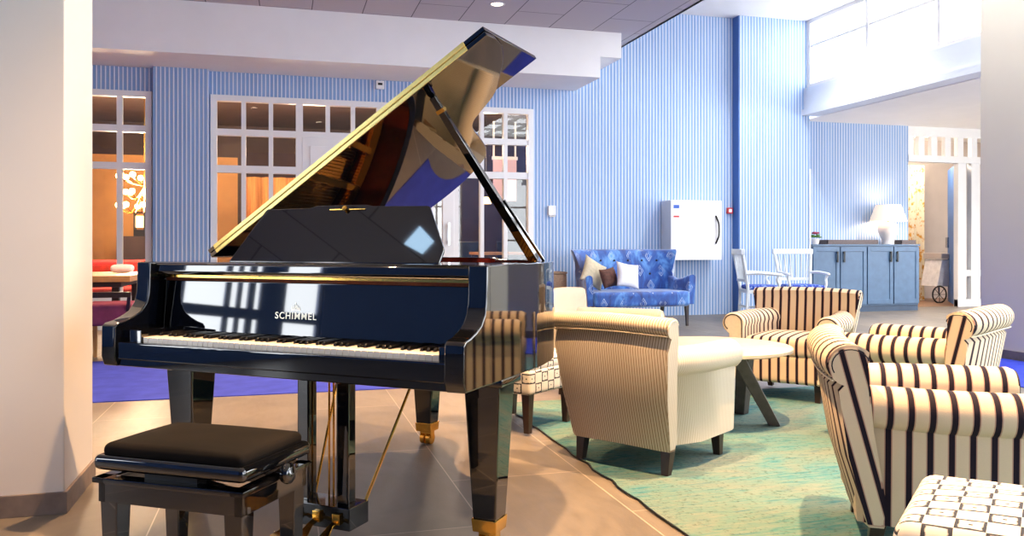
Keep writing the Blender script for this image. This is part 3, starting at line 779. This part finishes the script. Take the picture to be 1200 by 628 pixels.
# ================================================================== ARMCHAIRS
def armchair(label, style, loc, rz, group=None, ky=1.0):
    """x forward; rolled arms and rolled, raked back"""
    if style == 'striped': AX, BY, PL, RK = M['str_x'], M['str_y'], M['cream_plain'], M['str_rake']
    else: AX, BY, PL, RK = M['pin_x'], M['pin_y'], M['cream_plain'], M['pin_x']
    t = thing('armchair', label, 'armchair', loc, rz, group)
    cr = 1 if style == 'cream' else 0
    # base + front rail
    def tp(o):   # narrower towards the floor and towards the rear
        return (o[0]+(.075 if o[0] < -.2 else 0), o[1]*(1-.04*(o[0] < 0)), o[2])
    MB().rbox((.03, 0, .21), (.64, .56*ky, .19), .03, 3, 6, taper=tp).build('seat_base', BY, t, sharp=70)
    MB().rbox((.07, 0, .355), (.58, .49*ky, .13), .045, 4, 8, puff=.015).build('seat_cushion', BY, t, sharp=80)
    # arms: side wall with rolled top
    for s in (-1, 1):
        sec = [(.245, .12), (.245, .47)] + [(.315+.078*math.cos(a), .505+.070*math.sin(a)) for a in [PI*1.02 - i*(PI*1.30)/14 for i in range(15)]] + [(.345, .44), (.335, .12)]
        xs = [(-.30, .0, .93), (-.18, .0, .97), (.0, 0, 1.0), (.2, 0, 1.0), (.325, .0, 1.0), (.345, .012, .97)]
        rings = []
        for x, sh, k in xs:
            ring = []
            for (y, z) in sec:
                yc, zc = .295, .30
                yy = yc+(y-yc)*(k if sh else 1) - (1-k)*.9*(0 if sh else 1)
                zz = zc+(z-zc)*(k if sh else 1)
                zz = max(.12, zz)
                xr = x
                if x < -.1:
                    xr = x + (.03 if not cr else .10)*(1-min(1, (zz-.12)/.42)); yy -= ((.03 if x < -.25 else .012) if cr else .004)
                ring.append((xr, s*yy*ky, zz))
            rings.append(ring)
        ar = MB().loft(rings).build('armrest', AX, t, sharp=55)
        # plain front facing with a dark piping scroll
        fc = [(p[0]*.0+.346, 0, 0) for p in sec]
        face = MB(); sec2 = [(ky*(.295+(y-.295)*.86), .30+(z-.30)*.93) for y, z in sec]
        face.loft([[(.344, s*y, z) for y, z in sec2], [(.350, s*y, z) for y, z in sec2]]).build('arm_front', PL, ar, sharp=50)
        sc_ = [(.3505, s*ky*(.314+.062*math.cos(a)), .505+.056*math.sin(a)) for a in [PI*1.0-i*PI*1.30/16 for i in range(17)]]
        MB().tube([(.3505, s*ky*.252, .16), (.3505, s*ky*.252, .46)] + sc_, .0035, 6).build('arm_piping', M['navy_piping'] if style == 'striped' else PL, ar)
    # back: raked panel with roll on top, extruded across, slightly curved
    rx_, rz_, zc_ = (.052, .042, .688) if cr else (.072, .066, .665)
    prof = [(-.212, .16), (-.262, .45), (-.283, .66)] + [(-.335+rx_*math.cos(a), zc_+rz_*math.sin(a)) for a in [R(40) + i*R(215)/14 for i in range(15)]] + [(-.372, .58), (-.335, .35), (-.27, .12), (-.225, .12)]
    rings = []
    ny = 14
    for i in range(ny+1):
        u = -1+2*i/ny; ring = []
        for x, z in prof:
            hw = (.262 + .090*(z-.12)) if cr else (.288 + .145*(z-.12))
            e = .018 if abs(u) == 1 else 0
            ring.append((x + .035*(abs(u)**3), u*hw*(1-e*.0), z - .012*u*u))
        rings.append(ring)
    bk_ = MB().loft(rings).build('backrest', BY, t, sharp=50)
    # plain side facings and scroll piping on both ends of the back roll
    pcx, pcz = -.31, .42
    for s in (-1, 1):
        cap = []
        for off in (-.002, .006):
            cap.append([(pcx+(x+.035-pcx)*.93, s*(((.262+.090*(z-.12)) if cr else (.288+.145*(z-.12)))+off), pcz+(z-.012-pcz)*.965) for x, z in prof])
        MB().loft(cap).build('back_side', RK, bk_, sharp=50)
        hz = lambda z: (.262+.090*(z-.12) if cr else .288+.145*(z-.12)) + .0065
        pts = [(-.300+rx_*.8*math.cos(a), s*hz(zc_-.013+rz_*.79*math.sin(a)), zc_-.013+rz_*.79*math.sin(a)) for a in [R(20)+i*R(190)/14 for i in range(15)]]
        MB().tube(pts, .0035, 6).build('back_piping', M['navy_piping'] if style == 'striped' else PL, bk_)
    # rear seam
    MB().tube([((-.3775 if cr else -.3895)+.035*abs(u)**3, u*(.312 if cr else .366), (.652 if cr else .612)-.012*u*u) for u in [i/8 for i in range(-8, 9)]], .0035, 6).build('seam', M['cream_plain'], bk_)
    for x, y in ((.27, .24), (.27, -.24), (-.20, .235), (-.20, -.235)):
        MB().leg(x, y, .0, .125, .036, .052, dx=(-.02 if x < 0 else .012)).build('leg', M['dark_wood'], t, bevel=.003)
    return t
RZ = .0095
E_ = armchair('striped armchair nearest the camera, seen from its side at the right edge', 'striped', (2.22, 2.42, RZ), R(-32))
D_ = dup(E_, (3.30, 3.68, RZ), R(120.7), 'striped armchair beside the right column, turned to show the back of its backrest')
C_ = dup(E_, (3.47, 5.04, RZ), R(-141), 'striped armchair facing the camera behind the round wooden table')
A_ = armchair('cream pinstripe armchair seen from behind, closest one to the piano', 'cream', (1.725, 3.715, RZ), R(34), ky=.88)
B_ = dup(A_, (2.20, 5.46, RZ), R(-42), 'cream armchair half hidden behind the other cream armchair')

# ================================================================== OTTOMANS
def ottoman(label, loc, rz, w_, d_):
    t = thing('ottoman', label, 'ottoman', loc, rz, 'block print ottomans')
    MB().rbox((0, 0, .285), (w_, d_, .14), .02, 3, 6).build('padded_frame', M['ottoman'], t, sharp=80)
    MB().rbox((0, 0, .375), (w_-.005, d_-.005, .09), .04, 4, 8, puff=.022).build('seat_cushion', M['ottoman'], t, sharp=80)
    for x in (-1, 1):
        for y in (-1, 1):
            MB().leg(x*(w_/2-.045), y*(d_/2-.045), 0, .22, .034, .052).build('leg', M['dark_wood'], t, bevel=.003)
    return t
O1 = ottoman('white ottoman with dark block print at the bottom right corner', (1.70, 1.475, RZ+.002), R(-49), .62, .52)
O2 = ottoman('white block print ottoman between the piano and cream armchair', (1.34, 4.62, RZ+.002), R(38), .48, .48)
for o in (O2, O1): del o['group']

# ================================================================== ROUND TABLE
tb = thing('coffee_table', 'round pale wooden coffee table with splayed dark legs', 'table', (2.44, 4.34, RZ), 0)
MB().lathe([(0, .425), (.43, .425), (.448, .432), (.45, .448), (.442, .455), (0, .455)], n=56).build('tabletop', M['table_top'], tb, sharp=50)
for k in range(4):
    a = R((-29, 31, 151, 211)[k]); c_, s_ = math.cos(a), math.sin(a); a2 = a-R(50)
    p = [(.19*math.cos(a2), .19*math.sin(a2), .43), (.345*c_, .345*s_, .0)]
    lg = MB(); v_ = Vector((-s_, c_, 0)); t_ = Vector((c_, s_, 0)); rg = []
    for (x, y, z), w1 in zip(p, (.082, .066)):
        rg.append([tuple(Vector((x, y, z))+v_*a1*w1/2+t_*b1*w1/2) for a1, b1 in ((-1, -1), (1, -1), (1, 1), (-1, 1))])
    lg.loft(rg).build('leg', M['grey_wood'], tb, bevel=.006)
MB().box(-.2, .2, -.2, .2, .405, .426).build('leg_mount', M['grey_wood'], tb, bevel=.004)

# ================================================================== BLUE SOFA
sofa = thing('loveseat', 'blue velvet high-backed loveseat with embroidered diamonds and tufting', 'sofa', (4.44, 10.12, 0), R(-90))
V = M['velvet']
# back: thick curved sheet with forward wings; x forward, y across
def sofa_back():
    rings = []; NU = 28
    for i in range(NU+1):
        u = -1+2*i/NU; ring = []
        prof = [(.0, .26), (.0, .45), (-.035, .70), (-.07, .90), (-.09, .965), (-.13, .99), (-.18, .975), (-.20, .93), (-.17, .70), (-.14, .45), (-.12, .26)]
        for x, z in prof:
            tz = (z-.26)/.73
            hw = .69 - .05*math.sin(tz*PI) + .065*max(0, tz-.5)*2
            ring.append((x-.20 + .20*abs(u)**4, u*hw, z - .02*(1-abs(u))*0))
        rings.append(ring)
    return MB().loft(rings)
sb = sofa_back().build('backrest', V, sofa, sharp=60)
for row, (z, n_, x) in enumerate(((.84, 6, -.258), (.66, 5, -.228))):
    for i in range(n_):
        y = (-.5+(i+.5*(0 if n_ == 6 else 1)+ (0 if n_ == 6 else 0))/(5 if n_ == 6 else 5))*1.0
        MB().rbox((x+.012+.2*abs(y/.7)**4, y, z), (.014, .026, .026), .0065, 3, 1).build('button', M['navy_piping'], sb)
MB().rbox((.12, 0, .355), (.70, 1.34, .20), .05, 4, 10, puff=.0).build('seat', V, sofa, sharp=80)
for s in (-1, 1):
    rings = []
    for x, zt, yo, wd_ in ((-.20, .74, .68, .07), (-.05, .64, .69, .075), (.1, .60, .70, .08), (.25, .62, .725, .085), (.38, .665, .755, .09), (.42, .665, .76, .085)):
        ring = []
        for k in range(12):
            a = 2*PI*k/12; ca, sa = math.cos(a), math.sin(a)
            z = .28 if sa < -.3 else zt-.04+.04*sa
            y = yo - wd_/2 + wd_*.55*ca + (0 if sa > -.3 else -.02)
            ring.append((x, s*y, z))
        rings.append(ring)
    MB().loft(rings).build('armrest', V, sofa, sharp=60)
for x, y in ((.40, .64), (.40, -.64), (-.22, .6), (-.22, -.6)):
    MB().leg(x, y, 0, .27, .03, .05, dx=(.02 if x > 0 else -.03)).build('leg', M['dark_wood'], sofa, bevel=.003)
def cushion(name, label, loc, rx, rz, mat, w_=.36):
    pts = []; N = 14; m_ = MB()
    for sg in (1, -1):
        for i in range(N+1):
            for j in range(N+1):
                u, v = -1+2*i/N, -1+2*j/N
                pin = 1-.10*(1-abs(u)**2)*abs(v)**4*0
                e = (max(0, 1-abs(u)**2.6)*max(0, 1-abs(v)**2.6))**.55
                cx = u*(1-.10*(1-v*v)*abs(u)**3); cv = v*(1-.10*(1-u*u)*abs(v)**3)
                pts.append((cx*w_/2, sg*e*.065, cv*w_/2))
    n1 = (N+1)**2; fs = []
    for sgi in (0, 1):
        for i in range(N):
            for j in range(N):
                a = sgi*n1+i*(N+1)+j; q = (a, a+1, a+N+2, a+N+1); fs.append(q if sgi else q[::-1])
    m_.add(pts, fs); o = m_.build(name, mat, sharp=80); bpy_me = o.data
    bm = bmesh.new(); bm.from_mesh(bpy_me); bmesh.ops.remove_doubles(bm, verts=bm.verts, dist=1e-4); bm.to_mesh(bpy_me); bm.free()
    o.rotation_euler = (rx, 0, rz) if not isinstance(rx, tuple) else rx; o.location = loc
    return tag(o, label, 'cushion')
cushion('throw_cushion', 'white throw cushion in front on the blue loveseat', (4.31, 9.85, .655), (R(-18), R(10), R(8)), 0, M['cushion_white'], .34)
cushion('throw_cushion', 'dark brown throw cushion wedged between the two pale cushions', (4.09, 9.95, .625), (R(-16), R(-8), R(20)), 0, M['cushion_brown'], .26)
cushion('throw_cushion', 'sand and white throw cushion leaning in the loveseat left corner', (3.94, 10.12, .68), (R(-16), R(28), R(14)), 0, M['cushion_sand'], .38)
bk2 = thing('woven_basket', 'beige woven box standing left of the blue loveseat', 'basket', (3.565, 10.60, 0), 0)
MB().rbox((0, 0, .33), (.24, .34, .66), .02, 2, 4).build('body', M['woven'], bk2, sharp=60)
MB().rbox((0, 0, .675), (.25, .35, .03), .01, 2, 4).build('lid', M['woven'], bk2, sharp=60)

# ================================================================== WHITE CHAIRS
def white_chair(label, loc, rz):
    t = thing('slatted_armchair', label, 'chair', loc, rz, 'white slatted armchairs by the blue wall')
    W_ = M['chair_white']
    for s in (-1, 1):
        m_ = MB(); m_.bar((-.24, s*.215, .0), (-.22, s*.225, .46), .034, .038); m_.build('leg', W_, t, bevel=.004)
        m_ = MB(); m_.leg(.22, s*.235, 0, .44, .026, .04); m_.build('leg', W_, t, bevel=.004)
        m_ = MB(); m_.tube([(-.22, s*.225, .44), (-.25, s*.24, .66), (-.31, s*.275, .97)], [.024, .023, .023], 8); m_.build('back_post', W_, t)
        m_ = MB(); m_.tube(spline([(-.25, s*.245, .655), (-.1, s*.275, .665), (.06, s*.295, .655), (.20, s*.29, .645), (.225, s*.285, .63)], 3), .021, 8)
        m_.tube(spline([(.20, s*.288, .645), (.16, s*.275, .58), (.19, s*.265, .50), (.16, s*.25, .43)], 3), .018, 8); m_.build('armrest', W_, t)
    MB().box(-.23, .245, -.25, .25, .385, .435).build('seat_rail', W_, t, bevel=.004)
    MB().bar((-.305, -.30, .955), (-.305, .30, .955), .055, .075).build('top_rail', W_, t, bevel=.008)
    MB().bar((-.255, -.24, .56), (-.255, .24, .56), .025, .04).build('lower_rail', W_, t, bevel=.004)
    for i in range(6):
        y = -.19+.38*i/5
        MB().bar((-.256, y*.95, .565), (-.300, y*1.15, .94), .028, .012).build('back_slat', W_, t)
    MB().bar((-.22, -.22, .2), (-.22, .22, .2), .02).bar((.0, -.225, .17), (.0, .225, .17), .02).bar((-.23, -.22, .17), (.22, -.23, .17), .02).bar((-.23, .22, .17), (.22, .23, .17), .02).build('stretcher', W_, t)
    MB().rbox((.01, 0, .462), (.44, .46, .06), .025, 3, 6, puff=.01).build('seat', M['seat_blue'], t, sharp=80)
    return t
wc = white_chair('white slatted armchair turned sideways, left of its matching twin', (6.42, 10.12, 0), R(-18))
wc2 = dup(wc, (7.08, 10.10, 0), R(-100), 'white slatted armchair facing the camera, beside the blue sideboard')

# ================================================================== SIDEBOARD AND WHAT STANDS ON IT
sbd = thing('sideboard', 'slate blue four-door sideboard in the wall recess', 'sideboard', (7.87, 10.96, 0), 0)
SW = 1.98
CB = M['cabinet_blue']
MB().box(0, SW, .02, .44, .09, 1.035).build('body', CB, sbd, bevel=.002, smooth=False)
MB().box(.0, SW, .03, .43, 0, .088).build('plinth', M['cabinet_shaded'], sbd, smooth=False)
MB().box(-.005, SW+.015, -.005, .45, 1.035, 1.06).build('top_board', CB, sbd, bevel=.004)
for i in range(4):
    x0 = .01+SW/4*i; x1 = SW/4*(i+1)-.01
    d = MB(); d.box(x0, x1, .004, .02, .12, 1.02); 
    for a in ((x0, x0+.06, -.008, .004, .12, 1.02), (x1-.06, x1, -.008, .004, .12, 1.02), (x0+.06, x1-.06, -.008, .004, .95, 1.02), (x0+.06, x1-.06, -.008, .004, .12, .19)): d.box(*a)
    dr = d.build('door', CB, sbd, bevel=.002, smooth=False)
    hx = x1-.05 if i % 2 == 0 else x0+.05
    MB().box(hx-.012, hx+.012, -.035, -.025, .78, .95).box(hx-.012, hx+.012, -.03, -.008, .79, .81).box(hx-.012, hx+.012, -.03, -.008, .92, .94).build('handle', M['black_metal'], dr, smooth=False)
lamp = thing('table_lamp', 'white ceramic table lamp with a lit cream shade on sideboard', 'lamp', (9.40, 11.13, 1.0605), 0)
MB().lathe([(0, 0), (.085, 0), (.09, .015), (.085, .03), (.10, .08), (.14, .17), (.165, .25), (.15, .31), (.09, .345), (.05, .355), (.03, .36), (0, .362)], n=32).build('ceramic_base', M['ceramic'], lamp, sharp=70)
MB().lathe([(.014, .35), (.014, .44), (0, .44)], n=10).build('stem', M['brass'], lamp)
n_ = 36
MB().loft([[(r*math.cos(2*PI*i/n_), r*math.sin(2*PI*i/n_), z) for i in range(n_)] for r, z in ((.28, .37), (.19, .63), (.188, .63), (.277, .37))] , cap=False).build('lamp_shade', M['shade'], lamp, sharp=70)
point('table_lamp_light', (9.40, 11.17, 1.52), 15, (1, .76, .50), .05)
pot = thing('flower_pot', 'small white pot with pink flower on the sideboard end', 'plant', (8.06, 11.15, 1.06), 0)
MB().lathe([(0, 0), (.045, 0), (.065, .09), (.058, .09), (.04, .02), (0, .02)], n=20).build('pot', M['ceramic'], pot, sharp=50)
fm = MB()
for i in range(16):
    a = i*2.4; r = .03+.05*random.random()
    fm.rbox((r*math.cos(a), r*math.sin(a), .11+.04*random.random()), (.05, .03, .02), .009, 2, 2)
fm.build('foliage', M['leaf'], pot)
fm = MB()
for i in range(7):
    a = i*2.4; r = .012*i*.6
    fm.rbox((r*math.cos(a), r*math.sin(a), .17+.02*random.random()), (.04, .04, .03), .013, 2, 2)
fm.build('blossom', M['pink_flower'], pot)
for i, (x0, x1, lab) in enumerate(((8.20, 9.13, 'long low dark tray on sideboard between flower pot and lamp'), (9.58, 9.86, 'short low dark tray on the sideboard right of the lamp'))):
    m_ = MB(); m_.box(x0, x1, 11.04, 11.32, 1.061, 1.069)
    for q in ((x0, x1, 11.04, 11.052), (x0, x1, 11.308, 11.32), (x0, x0+.012, 11.04, 11.32), (x1-.012, x1, 11.04, 11.32)): m_.box(*q, 1.069, 1.13)
    tag(m_.build('serving_tray', M['tray'], smooth=False), lab, 'tray')

# ================================================================== WALL FITTINGS
cab = thing('wall_cabinet', 'white metal wall cabinet with black curved handle', 'cabinet', (5.44, 11.168, 0), 0)
MB().box(-.02, .80, -.30, 0, .83, 1.70).build('body', M['white_paint'], cab, bevel=.004, smooth=False)
cd = MB().box(-.02, .80, -.325, -.302, .83, 1.70).build('door', M['white_paint'], cab, bevel=.004, smooth=False)
MB().tube(spline([(.70, -.33, 1.07), (.73, -.36, 1.17), (.735, -.365, 1.27), (.73, -.36, 1.37), (.70, -.33, 1.48)], 4), .012, 8).build('handle', M['black_metal'], cd)
MB().box(.02, .11, -.3275, -.3255, 1.58, 1.63).build('label_sticker', M['sticker_blue'], cd, smooth=False)
MB().box(.02, .11, -.3275, -.3255, 1.53, 1.575).build('label_sticker', M['sticker_white'], cd, smooth=False)
MB().box(.02, .11, -.3275, -.3255, 1.45, 1.475).build('label_sticker', M['sticker_red'], cd, smooth=False)
th_ = thing('thermostat', 'small white thermostat box on the blue wall', 'thermostat', (3.71, 11.168, 1.54))
MB().box(-.055, .055, -.035, 0, -.07, .07).build('housing', M['white_paint'], th_, bevel=.006)
MB().box(-.045, .045, -.045, -.036, -.09, -.075).build('lower_lip', M['grey_plaster'], th_)
fa = thing('fire_call_point', 'red fire alarm call point at the wall corner', 'alarm', (6.55, 11.168, 1.57))
MB().box(-.045, .045, -.04, 0, -.045, .045).build('housing', M['red'], fa, bevel=.004)
MB().box(-.025, .025, -.044, -.0405, -.025, .025).build('window', M['sticker_white'], fa)
sn = thing('wall_sensor', 'small white sensor box high above the windows', 'sensor', (1.274, 11.168, 3.20))
MB().box(-.055, .055, -.05, 0, -.055, .055).build('housing', M['white_paint'], sn, bevel=.005)
MB().box(-.03, .03, -.053, -.0505, -.005, .025).build('lens', M['black_metal'], sn)
struct(MB().box(9.0, 14, YC+.15, 13.4, 0.0005, 0.004).build('floor_passage', M['passage_wood'], smooth=False))
ex = thing('exit_sign', 'small green lit exit sign above the side doorway', 'sign', (10.76, 12.4, 2.72))
MB().box(-.12, .12, -.02, .02, -.07, .07).build('sign_face', M['exit_green'], ex, bevel=.004)
MB().box(-.01, .01, -.01, .01, .07, .38).build('hanger', M['white_paint'], ex)
# passage furnishing
cu = MB(); pts = []
for i in range(41):
    x = 11.28+.42*i/40; pts.append((x, 12.9+.03*math.sin(i*1.1)))
cu.loft([[(x, y, z) for x, y in pts] + [(x, y+.01, z) for x, y in reversed(pts)] for z in (.002, 2.55)])
tag(cu.build('curtain', M['curtain'], sharp=80), 'yellow and white floral curtain seen through the side doorway', 'curtain')
tr = thing('trolley', 'pale cloth covered trolley with a wheel in the side passage', 'trolley', (11.72, 12.45, 0), 0)
MB().loft([[(-.32, -.2, .30), (.25, -.2, .30), (.25, .2, .30), (-.32, .2, .30)], [(-.22, -.2, .78), (.25, -.2, .78), (.25, .2, .78), (-.22, .2, .78)]]).build('body', M['white_cloth'], tr, bevel=.01)
MB().box(-.25, .28, -.22, .22, .80, .90).build('top', M['grey_beige'], tr, bevel=.01)
for x in (-.28, .12):
    m_ = MB(); 
    R0 = .15
    m_.tube([(x+R0*math.cos(a), -.21, .155+R0*math.sin(a)) for a in [2*PI*i/24 for i in range(25)]], .014, 6)
    for k in range(4): m_.bar((x+R0*math.cos(k*PI/4), -.21, .155+R0*math.sin(k*PI/4)), (x-R0*math.cos(k*PI/4), -.21, .155-R0*math.sin(k*PI/4)), .008)
    m_.build('wheel', M['rubber'], tr)
MB().bar((-.30, -.2, .31), (-.28, -.2, .155), .02).bar((.12, -.2, .31), (.12, -.2, .155), .02).build('frame', M['chrome'], tr)

# ================================================================== CEILING DOWNLIGHTS
def downlight(label, x, y, z, power=None, lit=True):
    t = thing('downlight', label, 'ceiling light', (x, y, z), 0, 'recessed ceiling downlights')
    n_ = 28
    MB().loft([[(r*math.cos(2*PI*i/n_), r*math.sin(2*PI*i/n_), zz) for i in range(n_)] for r, zz in ((.065, -.001), (.075, -.006), (.09, -.004), (.092, 0))], cap=False).build('trim_ring', M['white_paint'], t, sharp=60)
    MB().lathe([(0, -.002), (.064, -.002), (.064, -.0005), (0, -.0005)], n=n_).build('lamp_face', M['downlight'], t)
    return t
dl = downlight('recessed downlight in the grey ceiling just above the piano lid', 2.44, 9.37, ZC)
for i, (x, y, p, wh) in enumerate(SPOTS):
    dup(dl, (x, y, ZC), None, 'round recessed ceiling downlight ' + wh)
    spot('downlight_beam', (x, y, ZC-.02), p, WARM, R(95), .7, .035)
spot('downlight_beam', (2.44, 9.37, ZC-.02), 60, WARM, R(95), .7, .035)

cp = thing('ceiling_light_panel', 'small square daylight ceiling panel seen mirrored in the music desk', 'ceiling light', (-2.49, 2.525, ZC), 0)
MB().prism([(-.13, .085), (-.09, -.09), (.11, -.085), (.15, .09)], -.012, -.001).build('lit_panel', M['panel_light'], cp, smooth=False)
for i, (x, y, wh) in enumerate(((9.6, 9.2, 'in front of the sideboard'), (8.9, 6.2, 'behind the right column'), (11.6, 8.4, 'at the far right'))):
    dup(dl, (x, y, 3.03), None, 'added fill downlight under the balcony ' + wh)
    spot('downlight_beam', (x, y, 3.01), 330, (1, .95, .90), R(140), .8, .04)  # fill lamps added to brighten the floor under the balcony
dup(dl, (6.9, 9.4, ZA), None, 'round recessed downlight in the high atrium ceiling')
spot('downlight_beam', (6.9, 9.4, ZA-.02), 260, (1, .96, .92), R(120), .8, .04)
# ================================================================== LEFT: TABLE AND CHAIRS BY THE WINDOW
lt_ = thing('dining_table', 'long honey oak table in front of the left window', 'table', (-2.35, 9.4, 0), 0)
MB().box(-1.2, .95, -.80, .55, .695, .755).build('tabletop', M['wood_top'], lt_, bevel=.004)
MB().box(-1.1, .85, -.68, .48, .64, .695).build('apron', M['brown_dark'], lt_, smooth=False)
for x in (-1.1, .8):
    for y in (-.65, .45): MB().leg(x, y, 0, .64, .06, .07).build('leg', M['dark_wood'], lt_, bevel=.003)
def plum_chair(label, loc, rz):
    t = thing('dining_chair', label, 'chair', loc, rz, 'plum chairs at the oak table')
    MB().rbox((0, 0, .42), (.42, .42, .20), .03, 3, 4).build('seat', M['purple'], t, sharp=70)
    MB().bar((-.2, -.17, .45), (-.24, -.19, .62), .03).bar((-.2, .17, .45), (-.24, .19, .62), .03).bar((-.24, -.2, .60), (-.24, .2, .60), .03, .05).build('backrest', M['dark_wood'], t, bevel=.004)
    for x in (-.17, .17):
        for y in (-.17, .17): MB().leg(x, y, 0, .34, .028, .038).build('leg', M['wood_top'], t)
    return t
pc = plum_chair('plum seated chair at the oak table, partly behind the white column', (-1.98, 8.22, .0065), R(90))
dup(pc, (-1.50, 8.25, .0065), R(90), 'plum seated chair at the oak table, hidden mostly by the piano arm')
tag(MB().rbox((-1.63, 9.55, .801), (.22, .14, .07), .03, 3, 4, puff=.01).build('folded_napkin', M['white_cloth'], sharp=80), 'crumpled white napkin lying on the long oak table', 'napkin')
# lounge furnishing behind the glass
def lounge_sofa(label, loc, mat, w_=1.6):
    t = thing('lounge_sofa', label, 'sofa', loc, 0)
    MB().rbox((0, 0, .3), (w_, .7, .3), .05, 3, 5).build('seat', mat, t, sharp=80)
    MB().rbox((0, .33, .50), (w_, .18, .66), .06, 3, 5).build('backrest', mat, t, sharp=80)
    for s in (-1, 1): MB().rbox((s*(w_/2+.02), 0, .4), (.14, .72, .42), .05, 3, 4).build('armrest', mat, t, sharp=80)
    for x in (-1, 1):
        for y in (-.28, .28): MB().leg(x*(w_/2-.08), y, 0, .16, .03, .04).build('leg', M['dark_wood'], t)
    return t
lounge_sofa('bright red sofa in the lounge behind the left window', (-2.15, 13.0, 0), M['red_fabric'], 1.5)
lounge_sofa('dark maroon sofa nearest the glass in the left lounge', (-3.35, 12.2, 0), M['maroon'], 1.3)
ch = thing('chandelier', 'branched glass chandelier glowing in the orange lounge', 'chandelier', (-1.98, 13.4, -.17), 0)
m_ = MB(); m_.tube([(0, 0, 3.47), (0, 0, 2.0)], .012, 8)
bb = MB()
for ring_, (rr_, zz, n_) in enumerate(((.36, 2.22, 10), (.26, 1.98, 8), (.36, 1.78, 9))):
    for i in range(n_):
        a = 2*PI*i/n_+ring_
        m_.tube(spline([(0, 0, 2.1), (rr_*.5*math.cos(a), rr_*.5*math.sin(a), zz-.08), (rr_*math.cos(a), rr_*math.sin(a), zz)], 3), .006, 5)
        bb.rbox((rr_*math.cos(a), rr_*math.sin(a), zz+.03), (.085, .085, .085), .04, 2, 2)
m_.build('frame', M['brass'], ch); bb.build('bulbs', M['bulb'], ch, sharp=80)
point('chandelier_light', (-2.12, 13.1, 1.95), 300, (1, .72, .46), .2)
ln = thing('wall_lantern', 'small lit lantern on the lounge wall below the chandelier', 'lantern', (-2.35, 15.4, 1.45), 0)
MB().box(-.06, .06, -.06, .06, -.10, .10).build('glass_body', M['lantern_glass'], ln, smooth=False)
fr = MB()
for x in (-.08, .08):
    for y in (-.08, .08): fr.box(x-.010, x+.010, y-.010, y+.010, -.15, .15)
fr.box(-.09, .09, -.09, .09, -.25, -.14).box(-.09, .09, -.09, .09, .14, .17); fr.build('frame', M['black_metal'], ln, smooth=False)
tag(MB().box(-2.7, -2.0, 15.25, 15.9, 0, 1.2).build('console', M['brown_dark'], bevel=.01), 'dark console under the small lantern in the lounge', 'console')
dp = MB(); pts = [(-4.6+.045*i, 15.1+.05*math.sin(i*1.3)) for i in range(34)]
dp.loft([[(x, y, z) for x, y in pts]+[(x, y+.015, z) for x, y in reversed(pts)] for z in (.02, 3.1)])
tag(dp.build('drapes', M['drape_orange'], sharp=80), 'amber floor-length drapes behind the left window', 'curtain')
dp = MB(); pts = [(-.6+.045*i, 14.6+.05*math.sin(i*1.3)) for i in range(44)]
dp.loft([[(x, y, z) for x, y in pts]+[(x, y+.015, z) for x, y in reversed(pts)] for z in (.002, 2.2)])
tag(dp.build('drapes', M['drape_orange'], sharp=80), 'amber short drapes behind the right window, left of the doors', 'curtain')
bl = thing('roller_blind', 'pale pink lit blind far behind the window near the prop stick', 'blind', (3.92, 14.5, 0), 0)
MB().box(-.22, -.19, .0, .03, 2.66, 3.3).box(.19, .22, .0, .03, 2.66, 3.3).build('hanger', M['white_paint'], bl, smooth=False)
MB().box(-.22, .22, -.01, .01, 1.85, 2.6).build('blind_cloth', M['magenta_screen'], bl, smooth=False)
MB().box(-.24, .24, -.03, .03, 2.6, 2.66).build('cassette', M['white_paint'], bl, smooth=False)
tt = thing('console_table', 'pale table seen through window right of the doors', 'table', (3.45, 12.4, 0), 0)
MB().box(-.6, .6, -.3, .3, .90, .94).build('tabletop', M['wood_top'], tt)
for x in (-.55, .55):
    for y in (-.25, .25): MB().leg(x, y, 0, .9, .05, .05).build('leg', M['dark_wood'], tt)
for i, (x, y, lab) in enumerate(((3.05, 13.3, 'dark high-backed bar chair behind the glass, left'), (3.75, 13.4, 'dark high-backed bar chair behind the glass, right'))):
    t = thing('bar_chair', lab, 'chair', (x, y, 0), R(-90), 'dark chairs behind the right window')
    MB().rbox((0, 0, .62), (.42, .44, .08), .03, 3, 4).build('seat', M['black_metal'], t)
    MB().rbox((-.2, 0, .88), (.05, .44, .46), .022, 3, 4).build('backrest', M['black_metal'], t)
    for a in (-.18, .18):
        for b in (-.18, .18): MB().leg(a, b, 0, .59, .03, .03).build('leg', M['dark_wood'], t)
pdl = thing('pendant_lamp', 'small glowing pendant lamp seen through the right window', 'lamp', (3.35, 13.6, 1.75), 0)
MB().lathe([(0, 0), (.09, 0), (.04, .11), (0, .12)], n=20).build('shade', M['lantern_glass'], pdl)
MB().tube([(0, 0, .12), (0, 0, 1.55)], .005, 6).build('cord', M['black_metal'], pdl)
point('lounge_light', (.4, 13.4, 2.5), 60, (1, .72, .48), .25)
point('lounge_light', (3.0, 12.8, 2.6), 150, (1, .74, .52), .25)
point('lounge_light', (-3.4, 12.8, 2.7), 110, (1, .72, .46), .25)
point('passage_light', (11.0, 12.3, 2.8), 90, (1, .82, .62), .2)
